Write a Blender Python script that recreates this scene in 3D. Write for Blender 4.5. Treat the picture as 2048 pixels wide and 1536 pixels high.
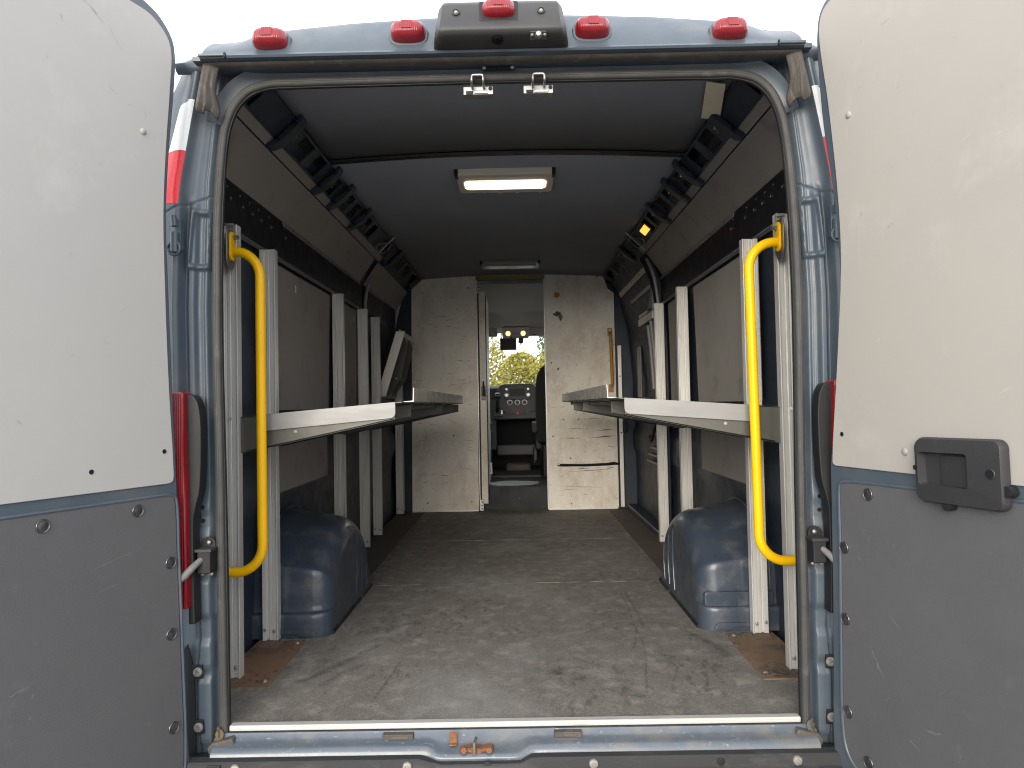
import bpy, bmesh, math, random
import numpy as np
from mathutils import Matrix, Vector, Euler
random.seed(7); RNG = np.random.default_rng(7)
rad = math.radians
for o in list(bpy.data.objects): bpy.data.objects.remove(o)
SC = bpy.context.scene; COL = SC.collection
# ------------------------------------------------------------------ camera
cam = bpy.data.cameras.new('camera'); cam.lens = 24.96; cam.sensor_width = 36; cam.clip_start = .05; cam.clip_end = 500
co = bpy.data.objects.new('camera', cam); COL.objects.link(co)
co.matrix_world = Matrix.Translation((.0245, -1.94, .865)) @ (Matrix.Rotation(rad(.39), 4, 'Z') @ Matrix.Rotation(rad(91.66), 4, 'X') @ Matrix.Rotation(rad(-1.1), 4, 'Z'))
SC.camera = co
# ------------------------------------------------------------------ world and sun: a bright overcast sky, brighter low behind the camera
SUN = Vector((.22, .90, -.22)).normalized()
W = bpy.data.worlds.new('World'); SC.world = W; W.use_nodes = True
nt = W.node_tree; nt.nodes.clear()
sky = nt.nodes.new('ShaderNodeTexSky'); sky.sky_type = 'NISHITA'; sky.sun_disc = False
sky.sun_elevation = math.asin(-SUN.z); sky.sun_rotation = math.atan2(-SUN.x, -SUN.y)
sky.dust_density = 4; sky.air_density = 1.0
mx = nt.nodes.new('ShaderNodeMix'); mx.data_type = 'RGBA'; mx.inputs[0].default_value = .8
mx.inputs[7].default_value = (11.5, 11.7, 12.2, 1)
nt.links.new(sky.outputs[0], mx.inputs[6])
bg = nt.nodes.new('ShaderNodeBackground'); bg.inputs[1].default_value = .10
out = nt.nodes.new('ShaderNodeOutputWorld')
nt.links.new(mx.outputs[2], bg.inputs[0]); nt.links.new(bg.outputs[0], out.inputs[0])
sl = bpy.data.lights.new('sun', 'SUN'); sl.energy = 1.5; sl.angle = rad(35); sl.color = (1, .955, .88)
so = bpy.data.objects.new('sun', sl); COL.objects.link(so); so.rotation_euler = SUN.to_track_quat('-Z', 'Y').to_euler()
so.location = (-3, -9, 6)
SC.view_settings.view_transform = 'Standard'; SC.view_settings.look = 'None'; SC.view_settings.gamma = 1
SC.view_settings.exposure = 1.28
SC.render.engine = 'CYCLES'
SC.cycles.use_denoising = True; SC.cycles.filter_width = 1.1; SC.cycles.max_bounces = 10; SC.cycles.diffuse_bounces = 6; SC.cycles.sample_clamp_indirect = 6

# ------------------------------------------------------------------ materials
def nn(t, k, **kw):
    n = t.nodes.new(k)
    for a, b in kw.items(): setattr(n, a, b)
    return n
def pm(name, col, rough=.5, metal=0., coat=0., col2=None, ns=6., namt=1., dirt=None, bump=0., bs=80., stretch=(1, 1, 1), spec=.5, rvar=.0, attr=None):
    """Principled material; col2 mottles the colour, dirt=(colour, scale, lo, hi) adds stains, attr=[(attribute, colour)] adds painted wear."""
    m = bpy.data.materials.new(name); m.use_nodes = True; t = m.node_tree
    p = t.nodes['Principled BSDF']
    p.inputs['Roughness'].default_value = rough; p.inputs['Metallic'].default_value = metal
    p.inputs['Coat Weight'].default_value = coat; p.inputs['Coat Roughness'].default_value = .12
    p.inputs['Specular IOR Level'].default_value = spec
    tc = nn(t, 'ShaderNodeTexCoord'); mp = nn(t, 'ShaderNodeMapping'); mp.inputs['Scale'].default_value = stretch
    t.links.new(tc.outputs['Object'], mp.inputs[0]); V = mp.outputs[0]
    def noise(sc, det=6, ro=.6):
        n = nn(t, 'ShaderNodeTexNoise'); n.inputs['Scale'].default_value = sc; n.inputs['Detail'].default_value = det; n.inputs['Roughness'].default_value = ro
        t.links.new(V, n.inputs['Vector']); return n.outputs['Fac']
    def ramp(f, lo, hi):
        r = nn(t, 'ShaderNodeMapRange'); r.inputs[1].default_value = lo; r.inputs[2].default_value = hi; t.links.new(f, r.inputs[0]); return r.outputs[0]
    def mixc(f, a, b):
        x = nn(t, 'ShaderNodeMix', data_type='RGBA')
        for k, s in ((6, a), (7, b)):
            if isinstance(s, tuple): x.inputs[k].default_value = (*s, 1)
            else: t.links.new(s, x.inputs[k])
        t.links.new(f, x.inputs[0]); return x.outputs[2]
    c = col
    if col2: c = mixc(ramp(noise(ns), .5 - .22 * namt, .5 + .22 * namt), c, col2)
    if dirt:
        for (dc, ds, lo, hi) in (dirt if isinstance(dirt, list) else [dirt]): c = mixc(ramp(noise(ds, 8, .68), lo, hi), c, dc)
    for (an, ac) in (attr or []):
        at = nn(t, 'ShaderNodeAttribute'); at.attribute_name = an; c = mixc(at.outputs['Fac'], c, ac)
    if isinstance(c, tuple): p.inputs['Base Color'].default_value = (*c, 1)
    else: t.links.new(c, p.inputs['Base Color'])
    if rvar:
        r = nn(t, 'ShaderNodeMapRange'); r.inputs[1].default_value = .3; r.inputs[2].default_value = .7; r.inputs[3].default_value = max(.03, rough - rvar); r.inputs[4].default_value = min(1, rough + rvar)
        t.links.new(noise(14, 6, .65), r.inputs[0]); t.links.new(r.outputs[0], p.inputs['Roughness'])
    if bump:
        b = nn(t, 'ShaderNodeBump'); b.inputs['Strength'].default_value = bump; b.inputs['Distance'].default_value = .002
        t.links.new(noise(bs, 4, .6), b.inputs['Height']); t.links.new(b.outputs[0], p.inputs['Normal'])
    return m
def emit(name, col, st):
    m = bpy.data.materials.new(name); m.use_nodes = True; p = m.node_tree.nodes['Principled BSDF']
    p.inputs['Base Color'].default_value = (*col, 1); p.inputs['Emission Color'].default_value = (*col, 1); p.inputs['Emission Strength'].default_value = st
    return m
def glass(name, tint=(.93, .97, .95), f=.07):
    m = bpy.data.materials.new(name); m.use_nodes = True; t = m.node_tree; t.nodes.clear()
    tr = nn(t, 'ShaderNodeBsdfTransparent'); tr.inputs[0].default_value = (*tint, 1); gl = nn(t, 'ShaderNodeBsdfGlossy'); gl.inputs['Roughness'].default_value = .02
    fr = nn(t, 'ShaderNodeFresnel'); fr.inputs[0].default_value = 1.45; mi = nn(t, 'ShaderNodeMixShader'); o = nn(t, 'ShaderNodeOutputMaterial')
    t.links.new(fr.outputs[0], mi.inputs[0]); t.links.new(tr.outputs[0], mi.inputs[1]); t.links.new(gl.outputs[0], mi.inputs[2]); t.links.new(mi.outputs[0], o.inputs[0])
    return m
M = {}
M['paint'] = pm('blue_grey_paint', (.054, .072, .091), .46, coat=.12, col2=(.052, .072, .092), ns=3, dirt=[((.14, .14, .135), 22, .66, .86), ((.095, .10, .105), 5, .48, .8)], rvar=.08)
M['paint_sill'] = pm('blue_grey_paint_worn', (.066, .086, .112), .36, coat=.3, col2=(.085, .10, .122), ns=9, dirt=[((.24, .24, .225), 95, .61, .68), ((.12, .12, .115), 14, .5, .7), ((.24, .10, .045), 17, .69, .73), ((.13, .13, .125), 7, .5, .75)], rvar=.12, stretch=(.6, 1, 1))
M['paint_shaded'] = pm('shaded_blue_paint', (.024, .034, .050), .5, spec=.35, dirt=((.036, .042, .05), 9, .5, .8), rvar=.1)  # the body paint again, darkened to put interior shade into its colour
M['wheelpaint'] = pm('wheel_box_paint', (.034, .047, .070), .38, coat=.25, col2=(.042, .054, .073), ns=5, dirt=[((.11, .112, .115), 11, .5, .78), ((.22, .22, .21), 48, .68, .74)], rvar=.12, bump=.15, bs=30)
M['ceil'] = pm('ceiling_liner', (.245, .257, .283), .85, spec=.15, col2=(.222, .232, .257), ns=2.5, bump=.1, bs=300)
M['liner'] = pm('side_liner', (.305, .285, .263), .7, col2=(.258, .241, .222), ns=3.5, dirt=((.15, .14, .13), 7, .56, .82), bump=.1, bs=220)
M['doorpanel'] = pm('door_panel_grey', (.345, .325, .293), .62, col2=(.322, .303, .276), ns=2.2, dirt=[((.385, .37, .342), 4.2, .56, .8), ((.19, .18, .165), 26, .74, .8)], bump=.06, bs=260)
M['doorpanel_cool'] = pm('door_panel_grey_cool', (.345, .34, .328), .62, col2=(.325, .32, .31), ns=2.2, dirt=[((.38, .375, .365), 4.2, .56, .8), ((.19, .185, .18), 26, .745, .8)], bump=.06, bs=260)
M['darkpanel'] = pm('door_panel_dark', (.088, .088, .092), .6, spec=.35, col2=(.076, .076, .08), ns=3, dirt=[((.125, .125, .125), 6, .60, .82), ((.22, .22, .215), 34, .71, .75)], bump=.35, bs=420, rvar=.1)
M['alu'] = pm('mill_aluminium', (.72, .71, .67), .42, metal=.38, col2=(.62, .61, .575), ns=5, dirt=[((.42, .39, .34), 22, .60, .76)], rvar=.12, stretch=(4, 4, .35), bump=.08, bs=60)
M['alu_bright'] = pm('shelf_aluminium', (.265, .262, .253), .55, metal=.3, spec=.4, col2=(.23, .227, .218), ns=6, dirt=((.2, .192, .175), 26, .62, .78), rvar=.12, stretch=(.5, .5, 4))
M['shelf_under'] = pm('shaded_shelf_sheet', (.10, .097, .085), .5, metal=.35, col2=(.09, .088, .077), ns=6, dirt=((.055, .052, .047), 12, .58, .8), rvar=.1)  # aluminium coloured dark for the shade under the shelves; also the dark brackets
M['yellow'] = pm('yellow_powder_coat', (.86, .48, .002), .4, spec=.3, col2=(.80, .44, .002), ns=9, dirt=((.45, .26, .05), 45, .73, .8))
M['yellow_old'] = pm('old_yellow_paint', (.42, .22, .02), .5, dirt=((.2, .12, .04), 20, .5, .75))
M['rubber'] = pm('seal_rubber', (.036, .036, .034), .6, spec=.35, col2=(.055, .054, .05), ns=12, dirt=((.105, .102, .094), 18, .57, .8), bump=.2, bs=90, rvar=.1)
M['rubber_dusty'] = pm('dusty_rubber', (.085, .076, .066), .65, spec=.3, col2=(.05, .046, .042), ns=10, dirt=((.16, .14, .118), 20, .5, .8), bump=.3, bs=60)
M['black'] = pm('black_plastic', (.012, .0125, .014), .5, spec=.3, col2=(.016, .017, .018), ns=8, dirt=((.035, .035, .035), 15, .58, .85), rvar=.08, bump=.15, bs=300)
M['blackbeam'] = pm('black_beam_paint', (.011, .012, .016), .45, spec=.25, dirt=((.03, .03, .032), 12, .57, .85), rvar=.1)
M['handle'] = pm('handle_plastic', (.026, .026, .028), .5, spec=.4, col2=(.032, .032, .034), ns=9, dirt=((.08, .08, .08), 24, .62, .82), bump=.2, bs=350)
M['strap'] = pm('grey_boot', (.16, .155, .15), .6, col2=(.10, .098, .095), ns=40)
M['seam'] = pm('board_edge', (.27, .255, .23), .7, dirt=((.05, .047, .043), 9, .45, .55))
M['housing'] = pm('housing_plastic', (.030, .030, .031), .5, spec=.4, col2=(.038, .037, .038), ns=9, bump=.15, bs=300)
M['strip_yellow'] = pm('faded_yellow_strip', (.26, .22, .07), .6, dirt=((.15, .13, .06), 20, .5, .7))
M['lip'] = pm('bright_lip', (.70, .68, .62), .2, metal=.45, col2=(.62, .60, .55), ns=2, rvar=.06)  # lightened base colour stands in for daylight mirrored along the lip
M['bumper'] = pm('bumper_plastic', (.024, .025, .027), .6, spec=.35, col2=(.032, .032, .034), ns=7, dirt=[((.09, .088, .084), 9, .52, .8)], bump=.25, bs=260, stretch=(.4, 1, 1))
M['steel'] = pm('zinc_steel', (.34, .34, .335), .35, metal=.85, dirt=((.18, .17, .15), 60, .55, .75), rvar=.1)
M['bolt'] = pm('bolt_zinc', (.30, .29, .265), .45, metal=.5, dirt=((.16, .135, .10), 160, .5, .7))
M['rivet'] = pm('panel_rivet', (.30, .285, .26), .5)
M['stud'] = pm('dark_chrome_stud', (.13, .13, .135), .3, metal=.8, dirt=((.05, .05, .05), 160, .5, .8))
M['rust'] = pm('rusty_plate', (.165, .092, .052), .8, col2=(.22, .13, .078), ns=14, dirt=[((.045, .038, .03), 7, .50, .64), ((.40, .35, .27), 60, .66, .73)], bump=.6, bs=140)
M['rust_dark'] = pm('rusty_plate_worn', (.16, .098, .058), .8, col2=(.21, .14, .088), ns=18, dirt=[((.045, .04, .034), 10, .50, .68), ((.28, .25, .21), 75, .64, .72)], bump=.7, bs=120)
M['rust_orange'] = pm('orange_rust', (.22, .095, .042), .85, col2=(.13, .055, .026), ns=60, dirt=((.30, .20, .12), 110, .56, .72), bump=.6, bs=200)
M['red'] = pm('red_lens', (.17, .0025, .007), .3, coat=.2, col2=(.24, .004, .011), ns=20)
M['tape_white'] = pm('reflective_white', (.74, .76, .74), .4, col2=(.66, .69, .68), ns=90)
M['tape_red'] = pm('reflective_red', (.72, .022, .035), .4, col2=(.58, .012, .022), ns=90)
M['strip'] = pm('sill_aluminium', (.44, .43, .405), .5, metal=.15, dirt=[((.27, .25, .215), 22, .60, .75)], rvar=.1, stretch=(.4, 3, 3))
M['floor'] = pm('worn_floor', (.192, .179, .160), .75, spec=.3, col2=(.128, .118, .105), ns=3.5, namt=1.2, dirt=[((.285, .264, .236), 12, .49, .70), ((.10, .094, .087), 30, .57, .74), ((.32, .295, .262), 150, .54, .64), ((.06, .056, .052), 210, .58, .67)], bump=.5, bs=260, rvar=.1, attr=[('scuff', (.03, .028, .026)), ('dust', (.33, .33, .32))])
M['floor_edge'] = pm('floor_edge_board', (.11, .09, .07), .8, col2=(.075, .062, .05), ns=8)
M['bulk'] = pm('partition_board', (.88, .835, .74), .6, col2=(.74, .695, .61), ns=4, dirt=[((.60, .51, .405), 3.2, .48, .70), ((.84, .81, .74), 24, .54, .68), ((.45, .375, .295), 36, .58, .72), ((.27, .22, .17), 85, .66, .74)], rvar=.1, bump=.12, bs=120, stretch=(1.2, 1, .75))
M['scuff'] = pm('black_scuff', (.05, .045, .04), .7, dirt=((.35, .32, .28), 60, .5, .6), stretch=(.3, 1, 3))
M['cream'] = pm('cream_card', (.80, .72, .56), .7, col2=(.74, .66, .50), ns=10, dirt=((.3, .25, .18), 40, .62, .75))
M['rust_tan'] = pm('old_foam', (.17, .135, .085), .9, col2=(.10, .06, .03), ns=60, bump=.8, bs=200)
M['lens_on'] = emit('lamp_lens_lit', (1, .86, .58), 1.0)
M['amber'] = emit('amber_lens_lit', (1, .36, .05), .9)
M['maplight'] = emit('map_light_lit', (1, .72, .25), .8)
M['lens_off'] = pm('lamp_lens', (.55, .55, .52), .25, col2=(.4, .4, .38), ns=30, stretch=(.3, 1, 1))
M['lampbody'] = pm('lamp_body', (.62, .57, .47), .45)
M['lampgrey'] = pm('lamp_body_grey', (.22, .22, .23), .4)
M['glass'] = glass('window_glass')
M['fabric'] = pm('seat_fabric', (.012, .012, .014), .9, col2=(.018, .018, .02), ns=60)
M['dash'] = pm('dash_plastic', (.06, .063, .066), .55, col2=(.07, .073, .075), ns=9, bump=.2, bs=300)
M['dashdark'] = pm('dash_dark_plastic', (.018, .019, .02), .45)
M['screen'] = pm('screen_glass', (.003, .003, .004), .35, spec=.15)
M['silver'] = pm('silver_trim', (.5, .5, .5), .35, metal=.6)
M['headliner'] = pm('headliner', (.40, .38, .345), .85, col2=(.36, .342, .31), ns=5)
M['hazard'] = pm('hazard_button', (.6, .03, .05), .4)
M['mat'] = pm('rubber_mat', (.07, .075, .075), .6, col2=(.05, .052, .052), ns=6, dirt=((.2, .2, .19), 12, .6, .75))
M['worn'] = pm('worn_metal_patch', (.74, .80, .80), .6, col2=(.6, .66, .66), ns=12)
M['paper'] = pm('white_label', (.75, .74, .72), .6)
M['ground'] = pm('lot_ground', (.26, .257, .25), .9, col2=(.21, .207, .20), ns=.6)
M['bark'] = pm('bark', (.10, .085, .07), .9)
M['leaf_yellow'] = pm('yellow_leaf', (.36, .29, .035), .7, col2=(.22, .22, .045), ns=2.2)
M['leaf_green'] = pm('green_leaf', (.055, .085, .035), .7, col2=(.10, .12, .04), ns=1.4)
M['leaf_orange'] = pm('orange_leaf', (.32, .14, .035), .7, col2=(.27, .18, .045), ns=1.4)
# red lenses get fine vertical ribs
t = M['red'].node_tree; wv = nn(t, 'ShaderNodeTexWave'); wv.inputs['Scale'].default_value = 60; tcn = nn(t, 'ShaderNodeTexCoord'); t.links.new(tcn.outputs['Object'], wv.inputs[0])
bn = nn(t, 'ShaderNodeBump'); bn.inputs['Strength'].default_value = .5; bn.inputs['Distance'].default_value = .002; t.links.new(wv.outputs['Fac'], bn.inputs['Height']); t.links.new(bn.outputs[0], t.nodes['Principled BSDF'].inputs['Normal'])

# ------------------------------------------------------------------ object helpers
WM = {}
def link(o, parent=None, mat4=None):
    COL.objects.link(o); mat4 = mat4 or Matrix.Identity(4); WM[o] = mat4
    if parent:
        o.parent = parent; o.matrix_parent_inverse = WM[parent].inverted()
    o.matrix_basis = mat4
    return o
def thing(name, label, cat, loc=(0, 0, 0), group=None):
    o = bpy.data.objects.new(name, None); o.empty_display_size = .1; link(o, None, Matrix.Translation(loc))
    o['label'] = label; o['category'] = cat
    if group: o['group'] = group
    return o
class MB:
    def __init__(s): s.v = []; s.f = []
    def add(s, v, f):
        b = len(s.v); s.v += [tuple(map(float, p)) for p in v]; s.f += [tuple(i + b for i in q) for q in f]; return s
    def box(s, x0, x1, y0, y1, z0, z1):
        return s.add([(x, y, z) for x in (x0, x1) for y in (y0, y1) for z in (z0, z1)], [(0, 1, 3, 2), (4, 6, 7, 5), (0, 4, 5, 1), (2, 3, 7, 6), (0, 2, 6, 4), (1, 5, 7, 3)])
    def prism(s, poly, a, b, fn):
        """poly of 2D points, extruded from depth a to depth b; fn(u, v, d) -> 3D"""
        n = len(poly)
        return s.add([fn(u, v, a) for u, v in poly] + [fn(u, v, b) for u, v in poly], [tuple(range(n))[::-1], tuple(range(n, 2 * n))] + [(i, (i + 1) % n, n + (i + 1) % n, n + i) for i in range(n)])
    def grid(s, rows, close=False, wrap=False, caps=False):
        n = len(rows[0]); R = len(rows); f = []
        for i in range(R - 1 + (1 if wrap else 0)):
            i2 = (i + 1) % R
            for j in range(n - 1 + (1 if close else 0)):
                j2 = (j + 1) % n; f.append((i * n + j, i * n + j2, i2 * n + j2, i2 * n + j))
        if caps: f += [tuple(range(n))[::-1], tuple(range((R - 1) * n, R * n))]
        return s.add([p for r in rows for p in r], f)
    def tube(s, pts, r, n=12, caps=True):
        P = [Vector(p) for p in pts]; rows = []; up = None
        for i, p in enumerate(P):
            d = (P[min(i + 1, len(P) - 1)] - P[max(i - 1, 0)]).normalized()
            if up is None: up = d.orthogonal().normalized()
            up = (up - d * up.dot(d)).normalized(); w = d.cross(up); rr = r[i] if isinstance(r, (list, tuple)) else r
            rows.append([p + (up * math.cos(k * 2 * math.pi / n) + w * math.sin(k * 2 * math.pi / n)) * rr for k in range(n)])
        return s.grid(rows, close=True, caps=caps)
    def lathe(s, prof, n=20, axis='y', c=(0, 0, 0)):
        rows = []
        for r, h in prof:
            row = []
            for k in range(n):
                a, b = r * math.cos(2 * math.pi * k / n), r * math.sin(2 * math.pi * k / n)
                row.append({'y': (c[0] + a, c[1] + h, c[2] + b), 'x': (c[0] + h, c[1] + a, c[2] + b), 'z': (c[0] + a, c[1] + b, c[2] + h)}[axis])
            rows.append(row)
        return s.grid(rows, close=True, caps=True)
    def mesh(s, name, mat, ang=35):
        me = bpy.data.meshes.new(name); me.from_pydata(s.v, [], s.f); bm = bmesh.new(); bm.from_mesh(me)
        bmesh.ops.recalc_face_normals(bm, faces=bm.faces); bm.to_mesh(me); bm.free()
        if ang:
            me.polygons.foreach_set('use_smooth', [True] * len(me.polygons)); me.set_sharp_from_angle(angle=rad(ang))
        me.materials.append(M[mat]); me.update(); return me
    def build(s, name, mat, parent=None, bevel=0, ang=35, mat4=None, seg=2):
        o = bpy.data.objects.new(name, s.mesh(name, mat, ang)); link(o, parent, mat4)
        if bevel:
            b = o.modifiers.new('bevel', 'BEVEL'); b.width = bevel; b.segments = seg; b.limit_method = 'ANGLE'; b.angle_limit = rad(40); b.harden_normals = True
        return o
def put(name, me, parent, mat4, bevel=0):
    o = bpy.data.objects.new(name, me); link(o, parent, mat4)
    if bevel:
        b = o.modifiers.new('bevel', 'BEVEL'); b.width = bevel; b.segments = 2; b.limit_method = 'ANGLE'; b.angle_limit = rad(40); b.harden_normals = True
    return o
def T(x, y, z): return Matrix.Translation((x, y, z))
def crom(pts, n=8):
    """centripetal Catmull-Rom through the points"""
    P = [Vector(p) for p in pts]; o = []
    P = [P[0] * 2 - P[1]] + P + [P[-1] * 2 - P[-2]]
    for i in range(1, len(P) - 2):
        a, b, c, d = P[i - 1:i + 3]
        t1 = max((b - a).length, 1e-6) ** .5; t2 = t1 + max((c - b).length, 1e-6) ** .5; t3 = t2 + max((d - c).length, 1e-6) ** .5
        for k in range(n):
            t = t1 + (t2 - t1) * k / n
            A1 = a * ((t1 - t) / t1) + b * (t / t1); A2 = b * ((t2 - t) / (t2 - t1)) + c * ((t - t1) / (t2 - t1)); A3 = c * ((t3 - t) / (t3 - t2)) + d * ((t - t2) / (t3 - t2))
            B1 = A1 * ((t2 - t) / t2) + A2 * (t / t2); B2 = A2 * ((t3 - t) / (t3 - t1)) + A3 * ((t - t1) / (t3 - t1))
            o.append(B1 * ((t2 - t) / (t2 - t1)) + B2 * ((t - t1) / (t2 - t1)))
    o.append(P[-2]); return o
def fillet(pts, r, n=8):
    """polyline with its inner corners rounded"""
    P = [Vector(p) for p in pts]; o = [P[0]]
    for i in range(1, len(P) - 1):
        a = (P[i - 1] - P[i]).normalized(); b = (P[i + 1] - P[i]).normalized(); rr = r[i - 1] if isinstance(r, (list, tuple)) else r
        th = a.angle(b); d = rr / math.tan(th / 2); c = P[i] + (a + b).normalized() * (rr / math.sin(th / 2))
        p0, p1 = P[i] + a * d - c, P[i] + b * d - c
        om = p0.angle(p1)
        for k in range(n + 1):
            o.append(c + (p0.normalized() * math.sin((1 - k / n) * om) + p1.normalized() * math.sin(k / n * om)) * (p0.length / math.sin(om)))
    o.append(P[-1]); return o
def rrect(w, h, r, n=6, cx=0, cy=0):
    o = []
    for sx, sy, a0 in ((1, 1, 0), (-1, 1, 90), (-1, -1, 180), (1, -1, 270)):
        for k in range(n + 1):
            a = rad(a0 + 90 * k / n); o.append((cx + sx * (w / 2 - r) + r * math.cos(a), cy + sy * (h / 2 - r) + r * math.sin(a)))
    return o
def vnoise(x, y, seed=0):
    """smooth value noise on arrays"""
    g = np.random.default_rng(seed).random((64, 64)); xi, yi = np.floor(x).astype(int), np.floor(y).astype(int); fx, fy = x - xi, y - yi
    fx, fy = fx * fx * (3 - 2 * fx), fy * fy * (3 - 2 * fy); G = lambda a, b: g[a % 64, b % 64]
    return (G(xi, yi) * (1 - fx) + G(xi + 1, yi) * fx) * (1 - fy) + (G(xi, yi + 1) * (1 - fx) + G(xi + 1, yi + 1) * fx) * fy

# ------------------------------------------------------------------ ground
gm = MB().add([(-150, -150, -.62), (150, -150, -.62), (150, 200, -.62), (-150, 200, -.62)], [(0, 1, 2, 3)])
g = gm.build('ground', 'ground'); g['kind'] = 'structure'

# ================================================================== THE VAN
van = thing('cargo_van', 'blue-grey cargo van seen from behind with both rear doors swung open', 'van', (0, 1.5, -.62))
# fasteners that repeat
def slot_head(r, h, mat, name):
    m = MB(); m.lathe([(r, 0), (r, h * .45), (r * .93, h * .62), (r * .86, h * .42), (r * .80, h * .40), (r * .55, h * .62), (.0001, h * .68)], 26, 'z')
    m.box(-r * .7, r * .7, -r * .07, r * .07, h * .3, h * .72); return m.mesh(name, mat, 50)
STUD = slot_head(.0150, .006, 'stud', 'stud')
RIVET = MB().lathe([(.0085, 0), (.0085, .001), (.0062, .0032), (.0001, .0042)], 18, 'z').mesh('rivet', 'rivet', 60)
HOLE = MB().lathe([(.0058, 0), (.0058, .0008), (.0001, .0008)], 14, 'z').mesh('screw_hole', 'blackbeam', 60)
BOLT = MB().lathe([(.0125, 0), (.0125, .003), (.0105, .0055), (.005, .006), (.0045, .0035), (.0001, .0035)], 20, 'z').mesh('bolt', 'bolt', 40)
SMALL = MB().lathe([(.006, 0), (.006, .002), (.004, .004), (.0001, .0045)], 12, 'z').mesh('screw', 'bolt', 50)
HEX = MB().lathe([(.0085, 0), (.0085, .005), (.0070, .006), (.0001, .006)], 6, 'z').mesh('bolt', 'steel', 30)
RHEX = MB().lathe([(.0085, 0), (.0085, .005), (.0070, .006), (.0001, .006)], 6, 'z').mesh('rusty_bolt', 'rust_orange', 30)
BB = MB().lathe([(.0085, 0), (.0085, .005), (.0070, .006), (.006, .004), (.0001, .004)], 12, 'z').mesh('beam_bolt', 'stud', 30)
def face(p, n, roll=0):
    """matrix that sets local +z along n at p"""
    q = Vector(n).to_track_quat('Z', 'Y').to_matrix().to_4x4(); return Matrix.Translation(p) @ q @ Matrix.Rotation(roll, 4, 'Z')

# ---- shell: outer side panels, roof, under-floor
for s in (-1, 1):
    sec = [(1.02, -.5), (1.03, .3), (1.03, 1.0), (1.015, 1.45), (.968, 1.75), (.87, 1.9)]
    m = MB(); m.grid([[(s * x, y, z) for x, z in sec] for y in (.125, 2.0, 4.0)])
    m.build('side_panel', 'paint', van)
    # cab side below and above the window
    m = MB(); m.grid([[(s * x, y, z) for x, z in ((1.02, -.5), (1.03, .3), (1.03, 1.02))] for y in (4.0, 5.0, 6.6)])
    m.grid([[(s * x, y, z) for x, z in ((.99, 1.56), (.968, 1.75), (.87, 1.9))] for y in (4.0, 5.0, 5.7)])
    m.build('cab_side', 'paint', van)
    # inner skin with stamped ribs
    m = MB(); zz = [-.06, .2, .45, .5, .55, .62, .66, .85, .9, 1.2, 1.5, 1.66, 1.83, 1.88]
    xs = [.99, .99, .99, .97, .965, .965, .985, .985, .975, .98, .972, .962, .862, .80]
    m.grid([[(s * (x + (.012 if int(y * 10 + .5) % 6 in (0, 1) and .5 < z < 1.5 else 0)), y, z) for x, z in zip(xs, zz)] for y in np.arange(.15, 4.01, .1)])
    m.build('inner_side_skin', 'paint_shaded', van)
m = MB(); m.grid([[(x, y, (float(np.interp(abs(x), [0, .2, .42, .6, .69, .73, .86], [1.978, 1.974, 1.964, 1.949, 1.93, 1.918, 1.88])) if y < .5 else 1.99 + .03 * (1 - (x / .86) ** 2) - (.09 if abs(x) > .85 else 0))) for x in np.linspace(-.86, .86, 25)] for y in (.218, .9, 4, 5.4)]); m.grid([[(x, y, z) for x in (-.86, 0, .86)] for y, z in ((5.4, 1.99), (5.75, 1.66))])
m.build('roof_skin', 'paint', van)
MB().box(-1.0, 1.0, -.02, 6.6, -.2, -.06).build('under_floor', 'black', van)

# ---- rear pillars: stamped sheet metal as a relief
ZS = [-.14, .6, 1.15, 1.5, 1.65, 1.82]; XS = [.800, .806, .813, .803, .790, .775]
KU = [0, .010, .018, .040, .047, .060, .0645, .073, .080, .090, .104, .120, .160]
KY1 = [.030, .026, .013, .011, -.004, -.006, .004, .004, -.024, -.032, -.031, -.026, -.006]
KY2 = [.030, .024, .006, .004, .002, .001, .006, .008, .010, .012, .012, .014, .020]
KY3 = [.030, .024, .012, .009, .004, .001, -.002, -.006, -.018, -.030, -.033, -.030, -.008]
def sm(a, b, x): t = min(1, max(0, (x - a) / (b - a))); return t * t * (3 - 2 * t)
def pk(z): return float(np.interp(z, [1.36, 1.45, 1.67, 1.80], [1, .95, .71, .56]))
def pillar_y(u, z):
    w = .0022 + .0035 * sm(1.38, 1.47, z)
    y1, y2, y3 = (float(np.mean(np.interp([u - w, u - w * .5, u, u + w * .5, u + w], KU, K))) for K in (KY1, KY2, KY3))
    a = sm(.66, .56, z); b = sm(1.40, 1.47, z); y = y1 * (1 - a) + y2 * a; y = y * (1 - b) + y3 * b
    # hinge pocket
    lo = .012 + (1.42 - z) * .02; hi = .050 + (1.42 - z) * .05
    pz = sm(1.262, 1.272, z) * (1 - sm(1.400, 1.412, z)); pu = sm(lo, lo + .004, u) * (1 - sm(hi - .004, hi, u))
    fr = sm(1.25, 1.258, z) * (1 - sm(1.415, 1.425, z)) * sm(lo - .007, lo - .003, u) * (1 - sm(hi + .003, hi + .007, u))
    y += -.010 * fr + .012 * pz * pu
    # sheet joint
    y += .004 * math.exp(-((z - 1.447 + (u - .04) * .5) / .0025) ** 2)
    # lower dents and beads
    if z < .66:
        for zc, hw, uc, uw, d in ((.355, .045, .030, .026, -.010), (.20, .03, .034, .02, -.007), (.56, .022, .038, .02, .005), (.05, .08, .034, .016, -.006)):
            y += d * sm(zc - hw - .012, zc - hw, z) * (1 - sm(zc + hw, zc + hw + .012, z)) * sm(uc - uw - .006, uc - uw, u) * (1 - sm(uc + uw, uc + uw + .006, u))
        y += .006 * math.exp(-((u - .052 - .006 * math.sin(z * 19)) / .0025) ** 2)
    else:
        y += .003 * math.exp(-((u - .028) / .004) ** 2) * sm(.7, .8, z)
    return y
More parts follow.
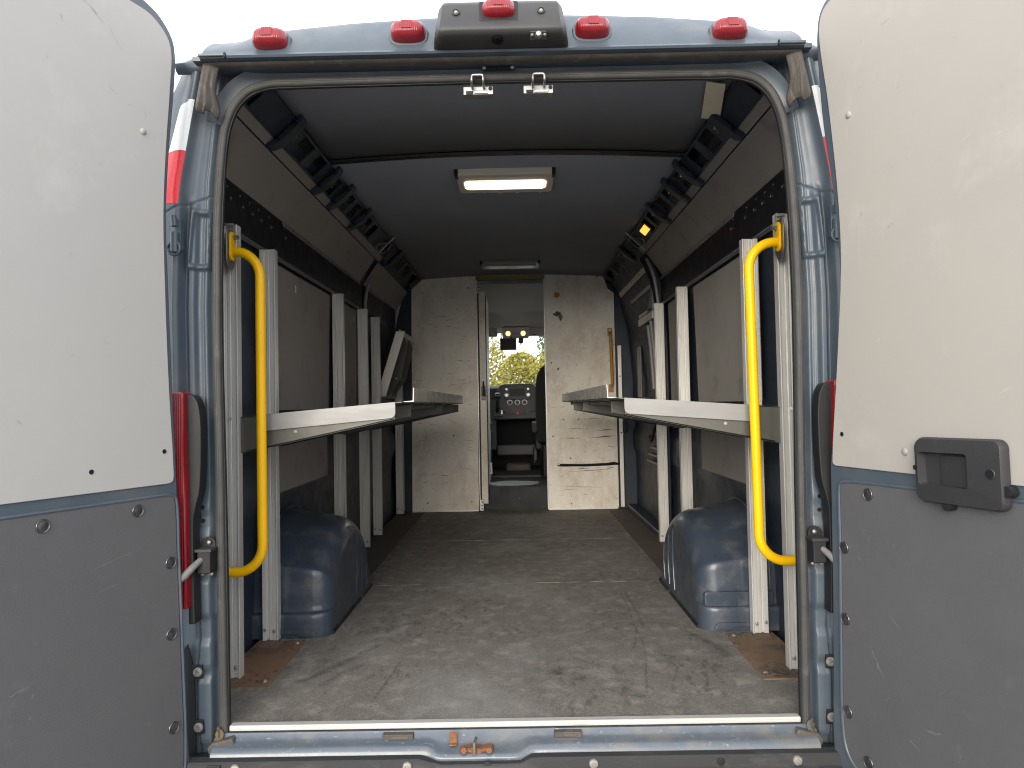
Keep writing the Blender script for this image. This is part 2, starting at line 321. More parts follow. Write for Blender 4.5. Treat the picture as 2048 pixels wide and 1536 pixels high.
def pillar_pt(s, u, z, lift=0):
    return (s * (float(np.interp(z, ZS, XS)) + u * pk(z)), pillar_y(u, z) - lift, z)
PILLAR = {}
for s in (-1, 1):
    zs = np.concatenate([np.arange(-.14, 1.24, .01), np.arange(1.24, 1.48, .003), np.arange(1.48, 1.826, .015)])
    us = np.concatenate([np.arange(-.004, .122, .0014), np.linspace(.124, .16, 8)]); m = MB(); rows = []
    for z in zs:
        row = [pillar_pt(s, u, z) for u in us]; x0 = float(np.interp(z, ZS, XS)) + .16 * pk(z); top = sm(1.45, 1.8, z) * .06
        xo = float(np.interp(z, [1.0, 1.45, 1.75, 1.9], [1.03, 1.015, .968, .87])); row += [(s * (x0 + .5 * (xo - x0)), .018, z), (s * (xo - .018), .05, z), (s * xo, .13, z)]
        rows.append(row)
    m.grid(rows); P = m.build('rear_pillar', 'paint', van, ang=60); PILLAR[s] = P
    # reflective tape on the outer corner
    for nm, mt, z0, z1 in (('white_tape', 'tape_white', 1.575, 1.715), ('red_tape', 'tape_red', 1.43, 1.574)):
        m = MB(); rows = []
        for z in np.linspace(z0, z1, 15):
            w = 1.0
            if nm == 'white_tape': w = math.sqrt(max(0, 1 - max(0, (z - 1.697) / .018) ** 2)) if z > 1.697 else 1
            rows.append([pillar_pt(s, .087 + k * .066 * (.35 + .65 * w) / 8, z, .0012) for k in range(9)])
        m.grid(rows); m.build(nm, mt, P, ang=60)
    # small holes, black lower trim with its bolts
    for z in (.600, .563): put('screw_hole', HOLE, P, face(pillar_pt(s, .036, z, .0005), (0, -1, 0)))
    m = MB()
    X = lambda u, z: s * (float(np.interp(z, ZS, XS)) + u)
    poly = [(.058, -.14), (.10, -.14), (.10, .21), (.075, .235), (.066, .20), (.062, .178), (.036, .178), (.036, .142), (.058, .142), (.056, .032), (.036, .032), (.034, -.005), (.056, -.005)]
    m.prism(poly, -.012, -.004, lambda u, v, d: (X(u, v), d, v)); tr = m.build('corner_trim', 'black', P, bevel=.002)
    for z in (.161, .014): put('bolt', BOLT, tr, face((X(.047, z), -.012, z), (0, -1, 0), .6))
    # door hinge knuckle half hidden by the door
    m = MB(); m.tube([(s * .886, -.055, 1.29), (s * .886, -.055, 1.345)], .011); m.tube([(s * .886, -.055, 1.36), (s * .889, -.055, 1.39)], .008); m.box(s * .876, s * .902, -.042, -.02, 1.30, 1.385)
    m.tube([(s * (.886 + .016 * math.cos(a)), -.058, 1.30 + .018 * math.sin(a)) for a in np.linspace(0, 6.28, 14)], .004, 8); m.build('door_hinge', 'paint', P, bevel=.002)
    # tail light with black gasket
    tl = MB(); tl.prism([(.848, .345), (.90, .345), (.93, .915), (.856, .915), (.855, .80), (.851, .6)], -.075, -.02, lambda u, v, d: (s * u, d, v))
    L_ = tl.build('tail_light', 'red', van, bevel=.006, seg=3)
    rows = []
    gp = crom([(.848, .908), (.840, .905), (.828, .885), (.821, .84), (.820, .76), (.822, .69), (.826, .645), (.834, .615), (.841, .58), (.842, .55), (.840, .35), (.838, .30)], 4)
    m = MB(); m.prism([(p.x, p.y) for p in gp] + [(.856, .30), (.857, .6), (.86, .908)], -.052, -.01, lambda u, v, d: (s * u, d, v)); m.build('gasket', 'black', L_, bevel=.003)
    for k in range(4):
        z = .87 - .13 * k; MB().box(s * (.857 - .001 * k), s * (.915 - .006 * k), -.0765, -.0745, z - .002, z + .002).build('lens_rib', 'red', L_)
    MB().tube([(s * .858, -.077, .90), (s * .854, -.077, .62), (s * .851, -.077, .36)], .0022, 6).build('lens_rib', 'red', L_)
    # check strap bracket and arm
    b = MB(); b.box(s * .800, s * .836, -.045, .002, .43, .492); ck = b.build('check_strap', 'black', van, bevel=.003)
    MB().box(s * .796, s * .84, -.05, -.002, .488, .496).build('cover_plate', 'handle', ck, bevel=.001)
    m = MB(); m.lathe([(.02, .0), (.02, .006), (.0001, .006)], 18, 'y', (s * .822, -.006, .502)); m.build('mounting_ear', 'black', ck)
    MB().tube([(s * .826, -.04, .468), (s * .838, -.066, .452), (s * .852, -.082, .434), (s * .875, -.10, .418), (s * .91, -.12, .410)], [.008, .0095, .0105, .0105, .0105], 12).build('strap_arm', 'strap', ck)
    put('screw', SMALL, ck, face((s * .817, -.0125, .508), (0, -1, 0))); put('screw', SMALL, ck, face((s * .811, -.012, .424), (0, -1, 0))); put('screw', SMALL, ck, face((s * .835, -.012, .424), (0, -1, 0)))

# ---- door opening: jamb ring and seal
HALF = [(.783, -.03), (.786, .3), (.789, .6), (.797, 1.15), (.791, 1.42), (.778, 1.6), (.764, 1.665), (.742, 1.712), (.706, 1.747), (.655, 1.765), (.58, 1.768), (.3, 1.770), (0, 1.771)]
half = crom([(x, 0, z) for x, z in HALF], 6)
path = [Vector((-p.x, 0, p.z)) for p in half] + [p.copy() for p in half[::-1][1:]]
RI = next(i for i, p in enumerate(path) if p.z > 1.655)
def ring(prof, i0=0, i1=None, wob=0):
    rows = []
    P = path
    for i in range(i0, i1 if i1 else len(P)):
        d = (P[min(i + 1, len(P) - 1)] - P[max(i - 1, 0)]).normalized(); n = Vector((-d.z, 0, d.x))
        w = wob * (vnoise(np.array(i * .21), np.array(3.3), 4) - .5)
        rows.append([P[i] + n * (o + w) + Vector((0, y, 0)) for o, y in prof])
    return rows
m = MB(); m.grid(ring([(.012, .026), (.013, .022), (.030, .018), (.044, .010), (.054, .001), (.059, .006), (.062, .04)], RI, len(path) - RI)); m.build('jamb_channel', 'paint', van, ang=50)
m = MB(); m.grid(ring([(-.008, .010), (-.0085, .003)] + [(.003 + .0108 * math.cos(a), .001 - .0075 * math.sin(a)) for a in np.linspace(math.pi, 0, 11)] + [(.0142, .03)], wob=.003)); seal = m.build('door_seal', 'rubber', van, ang=50)
m = MB(); m.grid(ring([(-.0125, .014), (-.0128, .008), (-.011, .005), (-.007, .005)])); m.build('seal_lip', 'black', seal, ang=50)
m = MB(); m.grid([[p + Vector((0, 0, 0)) for p in r] for r in ring([(.004 + .0035 * math.cos(a), -.0055 - .0024 * math.sin(a)) for a in np.linspace(math.pi, 0, 5)], wob=.003)]); m.build('seal_bead', 'rubber', seal, ang=50)
# torn foam and rubber feet at the bottom of the seal
for s in (-1, 1):
    m = MB(); rows = []
    for k, a in enumerate(np.linspace(0, 1, 9)):
        rows.append([(s * (.792 + .012 * math.sin(a * 3.1) * (j - 2) / 2 + .004 * math.sin(k * 5 + j * 3)), -.016 - .010 * (1 - abs(j - 2) / 2) + .003 * math.sin(j * 7 + k * 11), -.05 + a * .065) for j in range(5)])
    m.grid(rows); m.build('torn_foam', 'rust_tan' if s < 0 else 'rubber_dusty', seal, ang=70)
    m = MB(); m.prism([(.745, -.022), (.752, -.008), (.765, -.012), (.805, -.02), (.82, -.035), (.812, -.06), (.775, -.05), (.752, -.038)], -.032, .0, lambda u, v, d: (s * u, d, v)); m.build('seal_foot', 'rubber_dusty', seal, bevel=.006)

# ---- header: roof edge, drip lip, rubber strip
def ztop(x): return float(np.interp(abs(x), [0, .2, .42, .6, .69, .73, .83, .855, .875, .890], [1.950, 1.946, 1.936, 1.921, 1.905, 1.890, 1.888, 1.878, 1.855, 1.815]))
m = MB(); rows = []
for x in np.concatenate([np.linspace(-.890, -.66, 30), np.linspace(-.65, .65, 40), np.linspace(.66, .890, 30)]):
    zt = ztop(x); e = sm(.81, .866, abs(x)) * .012
    q = sm(.803, .812, abs(x)); lp = lambda a, b: a + (b - a) * q
    rows.append([(x, lp(-.062, -.020), lp(1.800, 1.788)), (x, lp(-.083, -.032), lp(1.801, 1.792)), (x, lp(-.087, -.0365), lp(1.806, 1.797)), (x, lp(-.083, -.038), lp(1.812, 1.804)), (x, lp(-.072, -.038), lp(1.816, 1.812))] + [(x, lp(-.070, -.040) + e + .075 * t ** 1.1, 1.818 + (zt - 1.820) * (t ** .8)) for t in np.linspace(.08, 1, 9)] + [(x, .06, zt + .012), (x, .22, zt + .03 if abs(x) < .8 else zt)])
m.grid(rows); hd = m.build('roof_header', 'paint', van, ang=45)
m = MB(); m.prism([(-.86, 1.83), (-.86, 1.72), (-.80, 1.72), (-.775, 1.74), (-.74, 1.775), (-.66, 1.80), (.66, 1.80), (.74, 1.775), (.775, 1.74), (.80, 1.72), (.86, 1.72), (.86, 1.83)], .03, .04, lambda u, v, d: (u, d, v)); m.build('inner_header', 'paint', hd)
m = MB(); m.box(-.83, .83, -.066, .03, 1.803, 1.815); m.build('drip_rail', 'paint', hd)
m = MB(); rows = []
for x in np.linspace(-.802, .802, 60):
    w = .004 * (vnoise(np.array(x * 9 + 20), np.array(1.5), 2) - .5)
    rows.append([(x, -.03, 1.803), (x, -.060 + w, 1.802), (x, -.065 + w, 1.798 + w), (x, -.060 + w, 1.794 + w), (x, -.046, 1.792 + w), (x, -.03, 1.794)])
m.grid(rows, close=True, caps=True); ws = m.build('weatherstrip', 'rubber_dusty', hd, ang=50)
for s in (-1, 1):
    m = MB(); rows = []
    edge_o = crom([(.803, -.062, 1.800), (.812, -.060, 1.76), (.823, -.055, 1.715), (.830, -.050, 1.688)], 5); edge_i = crom([(.765, -.050, 1.790), (.778, -.040, 1.735), (.770, -.03, 1.675), (.778, -.028, 1.655)], 5)
    for k, (a, b) in enumerate(zip(edge_o, edge_i)):
        rows.append([(s * (a.x + (b.x - a.x) * t), a.y + (b.y - a.y) * t - .016 * math.sin(t * 9.4) ** 2 * (k / 15) - .006 * math.sin(t * 3.1), a.z + (b.z - a.z) * t - .012 * math.sin(t * 6.2) * (k / 15)) for t in np.linspace(0, 1, 17)])
    m.grid(rows); o = m.build('rubber_flap', 'rubber_dusty', hd, ang=60); sd = o.modifiers.new('solid', 'SOLIDIFY'); sd.thickness = .004
    MB().box(s * .735, s * .805, -.092, -.082, 1.803, 1.812).build('lip_end', 'paint', hd, bevel=.003)
    MB().box(s * .732, s * .735, -.0925, -.083, 1.800, 1.813).build('lip_gap', 'blackbeam', hd)
MB().box(-.055, .035, -.004, .004, 1.792, 1.802).build('header_latch_cover', 'black', hd, bevel=.002)
for x in (-.049, .029): put('screw', SMALL, hd, face((x, -.004, 1.797), (0, -1, 0)))

# ---- red marker lamps on the header
def super_loft(levels, n=32, e=3.2):
    rows = []
    for w, h, d, cz in levels:
        row = []
        for k in range(n):
            a = 2 * math.pi * k / n; ca, sa = math.cos(a), math.sin(a)
            row.append((w * math.copysign(abs(ca) ** (2 / e), ca), d, cz + h * math.copysign(abs(sa) ** (2 / e), sa)))
        rows.append(row)
    return rows
LENS = MB().grid(super_loft([(.046, .028, .03, 0), (.046, .028, -.012, 0), (.044, .0265, -.030, -.001), (.034, .019, -.043, -.003), (.020, .011, -.047, -.004)]), close=True, caps=True).mesh('lamp_lens', 'red', 40)
LBASE = MB().grid(super_loft([(.054, .036, .03, 0), (.054, .036, .004, 0), (.051, .0335, -.008, 0), (.046, .0285, -.009, 0)]), close=True, caps=True).mesh('lamp_base', 'paint', 50)
RIB = MB().box(-.014, .014, -.050, -.046, -.014, .012).mesh('lens_centre', 'red', 30)
def marker(x, y, z, tilt, base=True):
    mt = T(x, y, z) @ Matrix.Rotation(rad(tilt), 4, 'X'); o = put('marker_lamp', LENS, van, mt)
    for dx in (-.038, .038): put('lens_screw', SMALL, o, mt @ T(dx, -.018, .002) @ Matrix.Rotation(rad(90), 4, 'X'))
    put('lens_centre', RIB, o, mt, .002)
    if base: put('lamp_base', LBASE, o, mt, 0)
    return o
for x, z in ((-.620, 1.853), (-.249, 1.864), (.245, 1.864), (.612, 1.852)): marker(x, -.05, z, -14)
# ---- brake light housing with camera
m = MB(); rows = []
for x in np.concatenate([[-.182, -.180], np.linspace(-.174, .174, 25), [.180, .182]]):
    q = min(1, (.184 - abs(x)) / .030); q = math.sqrt(max(0, 1 - (1 - q) ** 2)) * .85 + .15; tx = .93
    pr = [(-.02, 1.822), (-.08, 1.808), (-.105, 1.806), (-.150, 1.810), (-.161, 1.817), (-.163, 1.824), (-.161, 1.834), (-.152, 1.862), (-.138, 1.898), (-.122, 1.914), (-.09, 1.926), (-.02, 1.945), (.05, 1.962)]
    rows.append([(x * (1 - .07 * (z - 1.78) / .12), -.02 + (y + .02) * (q if y < -.02 else 1), 1.855 + (z - 1.855) * (.80 + .20 * q)) for y, z in pr])
m.grid(rows, close=True, caps=True); hs = m.build('brake_light_housing', 'housing', van, ang=50)
MB().box(-.052, .052, -.006, .02, -.036, .036).build('lamp_recess', 'black', hs, bevel=.006, mat4=T(-.004, -.144, 1.872) @ Matrix.Rotation(rad(-18), 4, 'X'))
mt = T(-.004, -.132, 1.872) @ Matrix.Rotation(rad(-18), 4, 'X') @ Matrix.Scale(.92, 4); o = put('brake_lamp', LENS, hs, mt)
put('lens_centre', RIB, o, mt, .002)
for x in (-.113, .105):
    m = MB(); m.lathe([(.0105, 0), (.0105, -.004), (.007, -.005), (.006, -.001), (.0001, -.001)], 18, 'y'); m.build('socket_screw', 'handle', hs, mat4=T(x, -.1485, 1.872) @ Matrix.Rotation(rad(-16), 4, 'X'))
    put('screw', SMALL, hs, face((x, -.1485, 1.872), (0, -1, -.25)))
m = MB(); m.box(-.022, .022, -.004, .002, -.012, .012); m.build('sensor_plate', 'handle', hs, mat4=T(.097, -.150, 1.808) @ Matrix.Rotation(rad(52), 4, 'X'), bevel=.003)
m = MB(); m.lathe([(.009, 0), (.009, -.008), (.006, -.014), (.0001, -.016)], 16, 'y'); m.build('knob', 'steel', hs, mat4=T(.097, -.156, 1.803))
for dx in (-.016, .016): put('screw', SMALL, hs, face((.097 + dx, -.156, 1.806), (0, -.6, -.8)) @ Matrix.Scale(.7, 4))
m = MB(); m.lathe([(.014, 0), (.014, -.006), (.010, -.009), (.0001, -.009)], 20, 'y'); m.build('camera_lens', 'screen', hs, mat4=T(-.008, -.136, 1.808) @ Matrix.Rotation(rad(65), 4, 'X'))

# ---- sill, sill strip, bumper
MB().box(-.770, .770, -.003, .021, -.003, .0125).build('sill_strip', 'strip', van, bevel=.003)
for z in (.0035, .0075): MB().box(-.769, .769, -.0040, -.002, z, z + .0012).build('strip_groove', 'alu', van)
m = MB(); rows = []
for x in np.linspace(-.80, .80, 130):
    rc = sm(-.235, -.195, x) * (1 - sm(.005, .05, x)); nz = .0016 * (float(vnoise(np.array(x * 14 + 30), np.array(.5), 9)) - .5)
    bd = sum(math.exp(-((x - c) / .008) ** 2) for c in (-.60, -.54, -.395, .28, .42, .50)) * .002
    rows.append([(x, .03, -.006), (x, -.006, -.006), (x, -.012, -.016 - bd), (x, -.022 - .004 * rc, -.0225 - bd - .006 * rc), (x, -.036 - .004 * rc, -.0265 + nz - .010 * rc), (x, -.042 - .008 * rc, -.028 + nz - .012 * rc), (x, -.050 - .010 * rc, -.034 + nz - .010 * rc), (x, -.055 - .012 * rc, -.043 + nz - .006 * rc), (x, -.057 - .012 * rc, -.056), (x, -.05, -.10)])
m.grid(rows); sill = m.build('door_sill', 'paint_sill', van, ang=50)
for x0, x1 in ((-.352, -.270), (.106, .180)):
    MB().box(x0, x1, -.026, -.006, -.0225, -.008).build('catch_plate', 'rubber_dusty', sill, bevel=.002)
    MB().box(x0 + .026, x1 - .012, -.0275, -.024, -.019, -.012).build('catch_slot', 'floor_edge', sill, bevel=.001)
m = MB(); m.box(-.172, -.152, -.034, -.03, -.030, .000); m.box(-.172, -.152, -.045, -.03, -.032, -.028); m.build('striker_tab', 'rust_orange', sill, bevel=.002)
m = MB(); m.prism([(-.145, -.034), (-.11, -.028), (-.085, -.032), (-.06, -.028), (-.054, -.035), (-.085, -.041), (-.092, -.052), (-.108, -.052), (-.115, -.041), (-.14, -.041)], -.062, -.036, lambda u, v, d: (u, d, v)); st = m.build('striker_plate', 'rust_orange', sill, bevel=.003)
MB().tube([(-.105, -.05, -.046), (-.105, -.068, -.040), (-.104, -.068, -.012), (-.100, -.05, -.008)], .0045, 10).build('striker_loop', 'steel', sill)
for x in (-.132, -.066): put('rusty_bolt', RHEX, sill, face((x, -.063, -.034), (0, -1, .1)))
m = MB(); rows = []
for x in np.linspace(-.86, .86, 60):
    rc = sm(-.24, -.20, x) * (1 - sm(.01, .05, x)) * .012
    rows.append([(x, -.05, -.046 - rc), (x, -.078 - rc * .5, -.047 - rc), (x, -.083 - rc * .5, -.052 - rc), (x, -.085 - rc * .5, -.074), (x, -.09, -.078), (x, -.118, -.080), (x, -.122, -.077), (x, -.126, -.077), (x, -.130, -.080), (x, -.150, -.081), (x, -.154, -.078), (x, -.158, -.078), (x, -.162, -.081), (x, -.30, -.088), (x, -.32, -.11), (x, -.32, -.4)])
m.grid(rows); bp = m.build('rear_bumper', 'bumper', van, ang=35)
for x in (-.722, -.277, .203, .726): put('bolt', BOLT, bp, face((x, -.0845, -.0615), (0, -1, .05)))
for x in (-.10, .50): put('plug', MB().lathe([(.010, 0), (.010, .002), (.0001, .003)], 16, 'z').mesh('plug', 'black'), bp, face((x + .03, -.0845, -.062), (0, -1, .05)))
m = MB()
for (a, b, c, d) in ((-.785, -.772, -.05, -.075), (-.745, -.732, -.05, -.075)): pass
m.tube([(-.792, -.087, -.054), (-.760, -.087, -.053), (-.763, -.087, -.071), (-.789, -.087, -.071), (-.792, -.087, -.054)], .0025, 6, False); m.build('moulded_square', 'bumper', bp)

# ---- rear doors
def make_door(s, hx, hy, ang, sil, lp, ld, outer, lpm):
    a = rad(ang); d = Vector((s * math.sin(a - math.pi / 2), -math.cos(a - math.pi / 2), 0)); n = Vector((-s * math.cos(a - math.pi / 2), -math.sin(a - math.pi / 2), 0)).normalized()
    h = Vector((hx, hy, 0))
    fn = lambda t, z, k: h + d * t + n * k + Vector((0, 0, z))
    def smooth(p): return [(q.x, q.y) for q in crom([(u, v, 0) for u, v in p], 4)]
    m = MB(); m.prism(smooth(sil) + outer, -.055, 0, fn); D = m.build('rear_door', 'paint', van, bevel=.006, seg=3)
    m = MB(); m.prism(smooth(lp[0]) + lp[1], -.001, .0045, fn); up = m.build('upper_panel', lpm, D, bevel=.0015)
    m = MB(); m.prism(smooth(ld[0]) + ld[1], -.001, .0030, fn); lo = m.build('lower_panel', 'darkpanel', D, bevel=.0015)
    # raised hem round the lower panel
    e = smooth(ld[0]); m = MB(); m.tube([fn(u - .006, v, .001) for u, v in e], .0045, 8); m.build('panel_hem', 'paint', D)
    return D, up, lo, fn, n
Ls = [(.60, 1.90), (.30, 1.912), (.13, 1.912), (.088, 1.906), (.045, 1.888), (.007, 1.847), (-.003, 1.805), (.001, 1.71), (.017, 1.545), (.027, 1.372), (.024, 1.255), (.015, 1.023), (.004, .764), (-.002, .654), (-.012, .375), (-.023, .114), (-.034, -.03), (-.036, -.07), (-.025, -.115), (.03, -.135)]
Llp = ([(.60, 1.875), (.25, 1.888), (.136, 1.881), (.074, 1.874), (.030, 1.843), (.015, 1.810), (.019, 1.702), (.032, 1.54), (.040, 1.369), (.037, 1.202), (.028, .958), (.0145, .726), (.014, .694), (.018, .684), (.030, .680)], [(.735, .680), (.735, 1.8)])
Lld = ([(.70, .651), (.060, .652), (.037, .652), (.016, .645), (.010, .630), (.005, .507), (-.005, .249), (-.013, -.02), (-.008, -.06), (.02, -.085), (.06, -.09)], [(.735, -.09), (.735, .651)])
D, up, lo, fn, n = make_door(-1, -.860, -.10, 115, Ls, Llp, Lld, [(.74, -.135), (.77, -.1), (.77, 1.8), (.70, 1.88)], 'doorpanel_cool')
for t, z in ((.343, .623), (.117, .624), (.025, .479), (.024, .298), (.018, .061), (.56, .624), (.343, -.06)): put('panel_stud', STUD, lo, face(fn(t, z, .003), n, random.random() * 3))
for t, z in ((.234, .729), (.042, .763)): put('screw_hole', HOLE, up, face(fn(t, z, .0046), n))
put('panel_rivet', RIVET, up, face(fn(.098, 1.565, .0045), n))
WEAR_L = (fn, up, lo)
Rs = [(.60, 1.905), (.25, 1.918), (.08, 1.915), (.015, 1.902), (-.011, 1.877), (-.022, 1.829), (-.022, 1.762), (-.009, 1.583), (.013, 1.443), (.032, 1.269), (.036, 1.166), (.028, 1.065), (-.002, .796), (-.021, .705), (-.024, .601), (-.030, .341), (-.040, .079), (-.044, .002), (-.036, -.075), (.0, -.115), (.05, -.13)]
Rlp = ([(.60, 1.88), (.20, 1.897), (.09, 1.896), (.042, 1.890), (.010, 1.876), (-.003, 1.851), (-.006, 1.804), (.019, 1.626), (.045, 1.347), (.045, 1.187), (.025, .988), (-.0075, .706), (-.006, .697), (.004, .692)], [(.735, .692), (.735, 1.8)])
Rld = ([(.70, .664), (.10, .657), (.04, .654), (.023, .649), (.018, .638), (.014, .479), (.006, .224), (.003, .034), (.014, -.024), (.042, -.055), (.10, -.07)], [(.735, -.07), (.735, .664)])
D, up, lo, fn, n = make_door(1, .842, -.10, 106, Rs, Rlp, Rld, [(.74, -.13), (.77, -.1), (.77, 1.8), (.70, 1.885)], 'doorpanel')
for t, z in ((.112, .631), (.025, .487), (.022, .307), (.020, .074), (.085, -.022), (.33, -.03)): put('panel_stud', STUD, lo, face(fn(t, z, .003), n, random.random() * 3))
for t, z in ((.09, 1.569), (.229, .741)): put('panel_rivet', RIVET, up, face(fn(t, z, .0045), n))
put('screw_hole', HOLE, up, face(fn(.031, .774, .0046), n))
WEAR_R = (fn, up, lo)
# handle: a bowed plastic plate with a recess and a paddle
W_, H_ = .208, .140; hc = (.378, .708)
def hf(u, v, k): return fn(hc[0] + u - v * .02, hc[1] + v + .012 * u, k)
outer = rrect(W_, H_, .018, 6); inner = rrect(.122, .072, .010, 6, -.031, .003)
bow = lambda u, v: .024 + .006 * (1 - (v / .07) ** 2)
m = MB(); ob = [hf(u, v, .006) for u, v in outer]; om = [hf(u, v, bow(u, v) - .008) for u, v in outer]; ot = [hf(u * .965, v * .95, bow(u, v)) for u, v in outer]
it = [hf(u, v, bow(u, v)) for u, v in inner]; ib = [hf(u * .93 - .002, v * .9, .010) for u, v in inner]
m.grid([ob, om, ot, it, ib], close=True); m.add(ib, [tuple(range(len(ib)))]); Hn = m.build('door_handle', 'handle', D, ang=30)
m = MB(); m.prism(rrect(.076, .064, .006, 5, -.010, .001), .010, .021, lambda u, v, k: hf(u, v, k - .10 * max(0, .03 - u) * (1 if k > .02 else 0))); m.build('handle_paddle', 'handle', Hn, bevel=.003)
m = MB(); m.lathe([(.009, 0), (.007, -.006), (.0001, -.007)], 16, 'z'); m.build('handle_screw', 'blackbeam', Hn, mat4=face(hf(.081, .003, .0305), n))
m = MB(); m.lathe([(.0105, 0), (.0085, .002), (.007, -.003)], 16, 'z'); m.build('screw_recess', 'handle', Hn, mat4=face(hf(.081, .003, .0285), n))
put('screw_hole', HOLE, Hn, face(hf(-.098, .004, .0285), n))
m = MB(); m.lathe([(.011, 0), (.011, .02), (.0001, .02)], 14, 'z'); m.build('handle_plug', 'black', Hn, mat4=face(hf(-.030, -.072, .002), n))
m = MB(); m.lathe([(.011, 0), (.011, .02), (.0001, .02)], 14, 'z'); m.build('handle_plug', 'black', Hn, mat4=face(hf(.106, -.03, .002), n))

def wear(par, fn, marks, mat, lift):
    m = MB()
    for (t0, z0, t1, z1, w) in marks:
        a, b = [], []; nx, nz = -(z1 - z0), t1 - t0; L = math.hypot(nx, nz) or 1
        for k in range(7):
            q = k / 6; ww = w * math.sin(math.pi * (q * .9 + .05)) * random.uniform(.35, 1); j = random.uniform(-.6, .6) * w
            t, z = t0 + (t1 - t0) * q + nx / L * j, z0 + (z1 - z0) * q + nz / L * j; a.append(fn(t + nx / L * ww, z + nz / L * ww, lift)); b.append(fn(t - nx / L * ww, z - nz / L * ww, lift))
        m.grid([a, b])
    o = m.build('scuff_marks', mat, par, ang=0); o['kind'] = 'stuff'
M['rub_dark'] = pm('dark_rub', (.24, .228, .21), .7, dirt=((.33, .315, .295), 90, .42, .58)); M['rub_light'] = pm('light_rub', (.128, .128, .13), .7, dirt=((.09, .09, .094), 120, .42, .6)); M['rub_pale'] = pm('pale_rub', (.385, .368, .335), .7, dirt=((.35, .335, .31), 90, .45, .6))
rl_ = lambda n, z0, z1, l, w: [(lambda t, z, a, L: (t, z, t + L * math.cos(a), z + L * math.sin(a), RNG.uniform(.3, 1) * w))(RNG.uniform(.05, .5), RNG.uniform(z0, z1), RNG.uniform(-.6, 1.8), RNG.uniform(.2, 1) * l) for k in range(n)]
wear(WEAR_L[1], WEAR_L[0], [(.20, 1.79, .26, 1.83, .003), (.15, 1.74, .19, 1.79, .0012), (.13, 1.62, .14, 1.618, .002), (.09, 1.60, .095, 1.62, .001)] + rl_(10, .75, 1.75, .03, .0016), 'rub_dark', .0048)
wear(WEAR_R[1], WEAR_R[0], [(.20, 1.735, .23, 1.742, .002), (.12, 1.30, .122, 1.32, .002), (.20, 1.26, .215, 1.268, .004), (.17, 1.50, .172, 1.51, .002), (.24, 1.57, .25, 1.568, .002)] + rl_(14, .8, 1.8, .025, .0014), 'rub_dark', .0048)
wear(WEAR_R[1], WEAR_R[0], [(.11, 1.30, .112, 1.17, .002), (.08, 1.54, .085, 1.50, .002)] + rl_(12, .8, 1.8, .06, .0022), 'rub_pale', .0047)
wear(WEAR_L[2], WEAR_L[0], [(.25, .50, .12, .53, .002), (.41, .285, .37, .29, .004), (.36, .275, .365, .26, .003), (.22, .45, .16, .46, .0015)] + rl_(16, -.02, .6, .035, .0012), 'rub_light', .0033)
wear(WEAR_R[2], WEAR_R[0], [(.10, .27, .14, .20, .004), (.16, .36, .2, .33, .002), (.26, .13, .3, .14, .004), (.21, .09, .24, .075, .003), (.07, .47, .085, .468, .003)] + rl_(20, -.02, .6, .04, .0012), 'rub_light', .0033)
# ================================================================== INSIDE THE CARGO BAY
for s in (-1, 1):
    MB().prism([(.800, -.05), (1.02, -.05), (1.02, 1.2), (.95, 1.6), (.86, 1.93), (.70, 1.97), (.74, 1.90), (.79, 1.78)], 3.895, 3.93, lambda u, v, d: (s * u, d, v)).build('cab_pillar', 'paint_shaded', van)
MB().box(-.88, .88, 3.895, 3.93, 1.90, 2.0).build('cab_cross_member', 'paint_shaded', van)
# ---- floor boards
def floor_board(y0, y1, res, strokes, hw=.735):
    nx, ny = int(2 * hw / res), int((y1 - y0) / res); xs = np.linspace(-hw, hw, nx + 1); ys = np.linspace(y0, y1, ny + 1)
    m = MB(); m.grid([[(x, y, 0) for x in xs] for y in ys]); o = m.build('floor_board', 'floor', van, ang=0)
    X, Y = np.meshgrid(xs, ys); sc = np.zeros_like(X)
    for pts, w, a in strokes:
        for (x0, ya), (x1, yb) in zip(pts[:-1], pts[1:]):
            dx, dy = x1 - x0, yb - ya; L = dx * dx + dy * dy + 1e-9; t = np.clip(((X - x0) * dx + (Y - ya) * dy) / L, 0, 1)
            dd = np.hypot(X - x0 - t * dx, Y - ya - t * dy) + .004 * (vnoise(X * 60, Y * 60, 3) - .5); sc = np.maximum(sc, a * np.clip(1.4 - dd / w, 0, 1) * (.35 + .65 * vnoise(X * 110, Y * 70, 5)))
    fine = vnoise(X * 55, Y * 22, 11) * .6 + vnoise(X * 130, Y * 60, 12) * .4; blot = vnoise(X * 5 + 7, Y * 5, 13)
    sc = np.maximum(sc, np.clip((fine - .58) * 2.2, 0, .45) * np.clip(blot * 2 - .55, 0, 1))
    du = np.clip((vnoise(X * 4, Y * 3.4, 21) - .55) * 1.6, 0, .4) * (.4 + .6 * vnoise(X * 40, Y * 14, 22)) * np.exp(-((X + .02) / .35) ** 2)
    for nm, arr in (('scuff', sc), ('dust', du)):
        at = o.data.attributes.new(nm, 'FLOAT', 'POINT'); at.data.foreach_set('value', arr.ravel().astype(np.float32))
    return o
